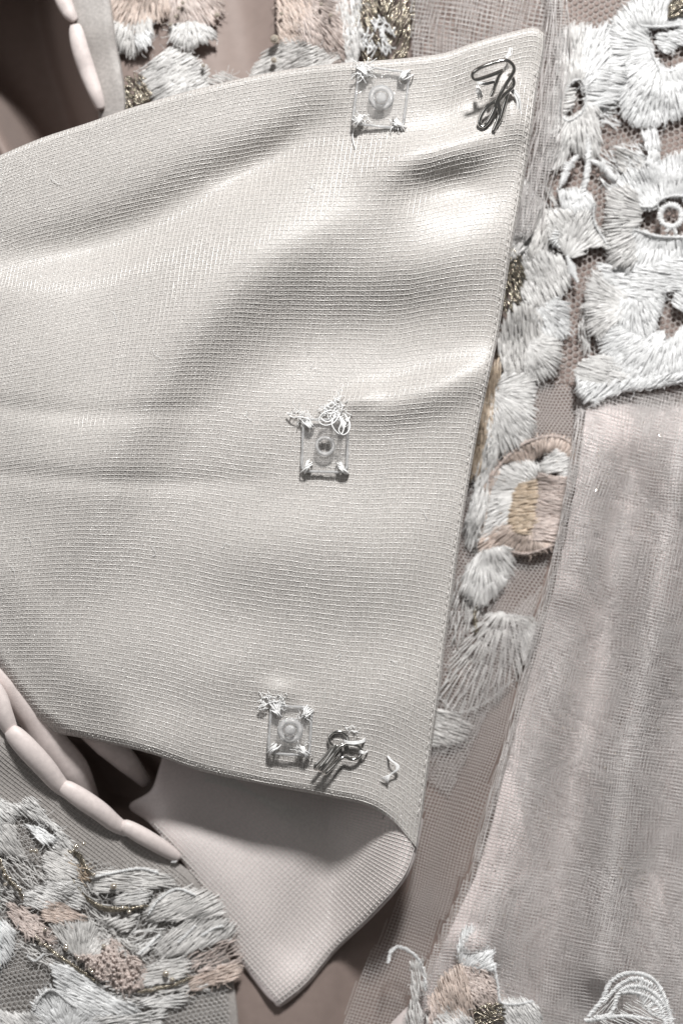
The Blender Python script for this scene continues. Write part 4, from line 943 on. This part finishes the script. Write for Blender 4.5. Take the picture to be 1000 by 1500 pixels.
# ------------------------------------------------------------------ clear snaps
def snap(label, c, w, h, rot, stud):
    z0 = float(pz(np.array([c[0]]), np.array([c[1]]))[0]) + 1.5
    t = thing('clear_snap', label, 'snap', (c[0], c[1], z0), 'clear plastic snaps sewn on the panel')
    ca, sa = math.cos(rot), math.sin(rot)
    W = lambda x, y: (c[0] + x * ca - y * sa, c[1] + x * sa + y * ca)
    def ring_pts(cx, cy, r, n): return [(cx + r * math.cos(2 * math.pi * k / n), cy + r * math.sin(2 * math.pi * k / n)) for k in range(n)]
    out = []
    R = 9
    for sx, sy, a0 in ((1, 1, 0), (-1, 1, 90), (-1, -1, 180), (1, -1, 270)):
        for k in range(5):
            a = math.radians(a0 + k * 22.5); out.append((sx * (w / 2 - R) + R * math.cos(a), sy * (h / 2 - R) + R * math.sin(a)))
    hx, hy = w / 2 - 12, h / 2 - 12
    holes = [ring_pts(sx * hx, sy * hy, 4.6, 12) for sx in (-1, 1) for sy in (-1, 1)]
    if not stud: holes.append(ring_pts(0, 0, 9.5, 18))
    pts = []; edges = []
    for lp in [out] + holes:
        b = len(pts); n = len(lp); pts += lp; edges += [(b + i, b + (i + 1) % n) for i in range(n)]
    res = geometry.delaunay_2d_cdt([Vector(p) for p in pts], edges, [], 2, 1e-4)
    v2 = np.array([tuple(q) for q in res[0]]); f = np.array([list(q) for q in res[2]])
    # keep faces outside the holes
    cen = v2[f].mean(1); ok = np.ones(len(f), bool)
    for lp in holes: ok &= ~inside(cen[:, 0], cen[:, 1], lp)
    f = f[ok]
    wv = np.array([W(*q) for q in v2]); th = 6.0; mb = MB()
    shrink = np.array([W(*(q * np.array([1 - 2.6 / w, 1 - 2.6 / h]))) for q in v2])
    nv = len(v2); mb.add(np.column_stack([shrink, np.full(nv, z0 + th)]), f);
    for lp_i, lp in enumerate([out] + holes):
        n = len(lp); lo = np.array([W(*q) for q in lp]); up = np.array([W(*(np.array(q) * np.array([1 - 2.6 / w, 1 - 2.6 / h]))) for q in lp])
        rows = [np.column_stack([lo, np.full(n, z0)]), np.column_stack([lo, np.full(n, z0 + th * .65)]), np.column_stack([up, np.full(n, z0 + th)])]
        i = np.arange(n); j = (i + 1) % n
        F = np.vstack([np.stack([a * n + i, a * n + j, (a + 1) * n + j, (a + 1) * n + i], 1) for a in range(2)])
        mb.add(np.vstack(rows), F if lp_i == 0 else F[:, ::-1])
    mb.build('plate', M['plastic'], t, smooth=False)
    mb = MB(); q = spline([W(*p) for p in out + out[:2]], 90); mb.tube(np.column_stack([q, np.full(90, z0 + th * .8) + .6 * fbm(q[:, 0], q[:, 1], 30, 5, 1)]), 1.9 * (1 + .2 * fbm(q[:, 0], q[:, 1], 25, 9, 1)), 8); mb.build('rim', M['plastic_rim'], t)  # raised bead added round the plate outline to catch highlights
    def lathe(prof, name, n=28):
        mb = MB(); a = np.arange(n) * 2 * math.pi / n; rows = []
        for r, zz in prof:
            q = np.array([W(r * math.cos(k), r * math.sin(k)) for k in a]); rows.append(np.column_stack([q, np.full(n, z0 + zz)]))
        m_ = len(prof); i = np.arange(n); j = (i + 1) % n
        mb.add(np.vstack(rows), np.vstack([np.stack([k * n + i, k * n + j, (k + 1) * n + j, (k + 1) * n + i], 1) for k in range(m_ - 1)]))
        mb.build(name, M['plastic_rim'], t)
    if stud:
        lathe([(19, 6.3), (17, 10), (14.5, 11.5), (12, 10), (10.5, 7), (10, 6.3)], 'rim_ring')
        lathe([(8, 6.3), (6.4, 9), (6.2, 13), (8, 15), (7.5, 18), (4.5, 19.5), (.4, 20)], 'stud')
    else:
        lathe([(15, 6.3), (14.4, 10.5), (12.5, 12), (10.6, 11), (9.6, 7), (9.6, 1)], 'socket_ring')
    return t, W, z0, hx, hy
def corner_thread(t, W, z0, hx, hy, which, n=6, seed=1, r=.95):
    rg = np.random.default_rng(seed)
    for sx, sy in which:
        mb = MB()
        for k in range(n):
            a = rg.normal(0, 2.4, 2); b = rg.normal(0, 4.6, 2)
            p0 = W(sx * hx + a[0], sy * hy + a[1]); p2 = W(sx * (hx + 9) + b[0] * .8, sy * (hy + 11) + b[1] * .8); p1 = ((p0[0] + p2[0]) / 2, (p0[1] + p2[1]) / 2)
            q = spline([(*p0, z0 + 3), (p0[0] * .7 + p1[0] * .3, p0[1] * .7 + p1[1] * .3, z0 + 10), (*p1, z0 + 11.5), (p2[0] * .8 + p1[0] * .2, p2[1] * .8 + p1[1] * .2, z0 + 6), (*p2, z0 - 3)], 14)
            mb.tube(q, r, 5)
        mb.build('stitch', M['sew'], t)
def fuzz(mb, c, z, rad, n, seed, r=.5, L=14, bias=(0, 0)):
    rg = np.random.default_rng(seed)
    for k in range(n):
        a = rg.uniform(0, 6.283); rr = rad * math.sqrt(rg.uniform()); x = c[0] + rr * math.cos(a) * 1.3; y = c[1] + rr * math.sin(a); l = L * rg.uniform(.4, 1); b = rg.uniform(0, 6.283)
        pts = [(x, y, z + rg.uniform(0, 3))]
        for j in range(3): b += rg.normal(0, .9); pts.append((pts[-1][0] + l / 3 * math.cos(b) + bias[0], pts[-1][1] + l / 3 * math.sin(b) + bias[1], z + rg.uniform(0, 7)))
        mb.tube(spline(pts, 9), r, 4)
four = [(-1, -1), (1, -1), (-1, 1), (1, 1)]
t, W, z0, hx, hy = snap('clear square snap with raised stud at the top hem beside the upper hook', (558, 143), 74, 84, .12, True)
corner_thread(t, W, z0, hx, hy, four, 12, 5)
mb = MB(); fuzz(mb, W(-hx - 5, -hy - 8), z0 + 4, 10, 40, 3, .6, 18); fuzz(mb, W(-hx, hy + 6), z0 + 4, 8, 14, 4, .55, 12); fuzz(mb, W(hx, hy + 6), z0 + 4, 8, 12, 8, .55, 12)
strand(mb, [W(-hx - 6, hy + 8), W(-hx - 10, hy + 30), W(-hx - 4, hy + 48)], pz, .7, 2); mb.build('thread_fuzz', M['sew'], t)
t, W, z0, hx, hy = snap('clear square snap with round socket hole and loose thread loops mid panel', (476, 653), 66, 76, .03, False)
corner_thread(t, W, z0, hx, hy, [(-1, 1), (1, 1)], 11, 15); corner_thread(t, W, z0, hx, hy, [(-1, -1), (1, -1)], 11, 16)
mb = MB()
for pts in ([(497, 606, 16), (486, 601, 20), (472, 606, 24), (467, 617, 24), (476, 623, 24), (489, 619, 24), (498, 606, 20)],
            [(492, 603, 16), (488, 614, 22), (486, 622, 26), (492, 632, 26), (500, 636, 24), (504, 622, 22), (497, 608, 18)],
            [(494, 606, 16), (500, 618, 24), (496, 630, 26), (502, 637, 26), (510, 632, 24), (512, 620, 20), (505, 606, 14)],
            [(495, 602, 14), (484, 606, 22), (476, 604, 20), (470, 612, 22), (480, 618, 26), (492, 610, 20)],
            [(420, 604, 4), (428, 611, 6), (440, 611, 10), (452, 614, 12), (458, 624, 10)]):
    mb.tube(np.array([(x, y, z0 + zz) for x, y, zz in spline(pts, 34)]), 1.0, 6)
mb.build('loose_thread', M['sew'], t)
mb = MB(); fuzz(mb, (490, 598), z0 + 2, 15, 70, 21, .6, 18); fuzz(mb, (436, 604), z0 + 1, 8, 16, 22, .5, 16); fuzz(mb, (448, 610), z0 + 4, 8, 14, 24, .5, 14); mb.build('thread_fuzz', M['sew'], t)
t, W, z0, hx, hy = snap('clear square snap with raised stud left of the lower hook', (425, 1070), 60, 70, .06, True)
corner_thread(t, W, z0, hx, hy, four, 12, 25)
mb = MB(); fuzz(mb, (402, 1030), z0 + 3, 13, 60, 31, .6, 18); fuzz(mb, W(hx, -hy), z0 + 6, 7, 14, 32, .5, 12); fuzz(mb, W(hx, hy), z0 + 6, 7, 14, 33, .5, 12); mb.build('thread_fuzz', M['sew'], t)

# ------------------------------------------------------------------ metal hooks
def hk(pts, s, ox, oy, base): return [(ox + x / s, oy + y / s, base + z) for x, y, z in pts]
t = thing('metal_hook', 'bent silver wire hook standing at the upper right panel corner', 'hook', (722, 140, 112), 'silver wire hooks')
b0 = float(np.max(pz(np.array([702., 722., 735.]), np.array([180., 150., 120.])))) + 2
A = hk([(520, 700, 10), (470, 735, 10), (380, 790, 9), (300, 880, 8), (245, 990, 6), (232, 1080, 5), (280, 1125, 5), (350, 1075, 5), (430, 940, 7), (480, 820, 9), (505, 740, 12), (560, 620, 17), (640, 480, 22), (730, 340, 28), (775, 240, 33), (745, 150, 37), (670, 95, 39), (580, 95, 40), (430, 135, 40), (260, 200, 40), (160, 260, 38), (118, 320, 34), (130, 375, 30), (185, 392, 27), (300, 360, 25), (430, 315, 24), (520, 280, 24), (600, 245, 24)], 10.71, 680, 80, b0)
B = hk([(690, 310, 24), (745, 360, 20), (770, 430, 17), (745, 510, 15), (650, 600, 14), (560, 690, 13), (525, 740, 12), (540, 830, 9), (550, 930, 6), (520, 1030, 5), (455, 1190, 4), (475, 1140, 4), (560, 1000, 5), (600, 860, 6), (640, 720, 8), (690, 560, 11), (755, 440, 13)], 10.71, 680, 80, b0)
C = hk([(600, 245, 24), (545, 320, 20), (500, 430, 14), (455, 560, 10), (410, 650, 8)], 10.71, 680, 80, b0)
for nm, q in (('bill', A), ('shank', B), ('shank', C)):
    mb = MB(); mb.tube(spline(q, 140), 3.1, 12); mb.build(nm, M['steel'], t)
mb = MB(); rg = np.random.default_rng(5)
for k in range(8):
    x, y = 699 + rg.normal(0, 2.5), 128 + rg.normal(0, 2); mb.tube(spline([(x, y, b0), (x + 2, y + 6, b0 + 6), (x + 4, y + 14, b0 + 1)], 8), .9, 5)
for k in range(9):
    x = 750 + rg.normal(0, 3); y = 132 + rg.normal(0, 2); mb.tube(spline([(x - 8, y - 4, b0 + 6), (x, y, b0 + 7), (x + 10, y + 8 + k, b0 + 4), (x + 11, y + 22 + 2 * k, b0 - 1)], 12), .75, 5)
for k in range(6): mb.tube(spline([(742 - k, 88 - k, b0 + 2), (746 + rg.normal(0, 2), 80, b0 + 2), (748 + rg.normal(0, 2), 70, b0 + 1)], 8), .6, 4)
for k in range(6): mb.tube(spline([(698, 120 + k * .6, b0 + 12), (712, 121 + k * .6, b0 + 14), (726, 117 + k * .6, b0 + 10)], 8), .7, 4)
mb.build('stitch', M['sew'], t)

t = thing('metal_hook', 'flat silver wire hook with two eyes beside the lower snap', 'hook', (495, 1100, 90), 'silver wire hooks')
b0 = float(pz(np.array([495.]), np.array([1105.]))[0]) + 1
A = hk([(500, 352, 8), (492, 328, 6), (465, 308, 6), (430, 310, 6), (407, 330, 6), (410, 358, 7), (425, 378, 8), (408, 400, 10), (370, 440, 12), (342, 468, 12), (335, 484, 9), (346, 488, 5), (380, 452, 4), (430, 400, 5), (470, 362, 6)], 3.333, 360, 980, b0)
B = hk([(470, 372, 10), (500, 366, 8), (540, 372, 7), (562, 392, 6), (562, 418, 6), (545, 436, 6), (515, 442, 7), (485, 430, 8), (462, 440, 10), (430, 472, 12), (398, 503, 12), (386, 512, 8), (380, 505, 5), (400, 480, 4), (440, 430, 5)], 3.333, 360, 980, b0)
C = hk([(445, 372, 13), (425, 395, 15), (395, 440, 17), (365, 478, 17), (355, 492, 13), (362, 498, 9), (372, 492, 14), (395, 462, 18), (430, 415, 17), (455, 385, 14), (480, 370, 12)], 3.333, 360, 980, b0)
for nm, q in (('shank', A), ('shank', B), ('bill', C)):
    mb = MB(); mb.tube(spline(q, 120), 2.4, 12); mb.build(nm, M['steel'], t)
mb = MB()
for k in range(6):
    y = 352 + k * 2.4; q = hk([(478, y - 6, 2), (492, y, 9), (530, y + 4 + rg.normal(0, 2), 13), (566, y - 4, 9), (582, y - 16 + k, 2)], 3.333, 360, 980, b0); mb.tube(spline(q, 14), .85, 5)
for k in range(7):
    q = hk([(552, 398 + k * 2, 2), (565, 400 + k * 2, 10), (580, 406 + k, 8), (594, 398 + k, 1)], 3.333, 360, 980, b0); mb.tube(spline(q, 10), .85, 5)
fuzz(mb, (518, 1068), b0 + 2, 6, 12, 44, .5, 14)
mb.build('stitch', M['sew'], t)
t = thing('thread_tack', 'loose white thread knot alone near the panel lower right edge', 'thread', (572, 1125, 85)); mb = MB(); b0 = float(pz(np.array([572.]), np.array([1125.]))[0])
for k in range(6):
    o_ = rg.normal(0, 2.5, 2)
    q = hk([(690 + o_[0], 425, 0), (705 + o_[0], 445 + o_[1], 9), (735 + o_[0] * 2, 470 + o_[1], 10), (732 + o_[0], 495 + o_[1], 9), (708 + o_[0], 512, 6), (680 + k * 3, 525 + k * 4, 5), (660 + k * 7, 535 + k * 5, 1)], 3.333, 360, 980, b0); mb.tube(spline(q, 22), .75, 5)
mb.build('strands', M['sew'], t)

scn.cycles.max_bounces = 8; scn.cycles.transparent_max_bounces = 12; scn.cycles.caustics_reflective = False
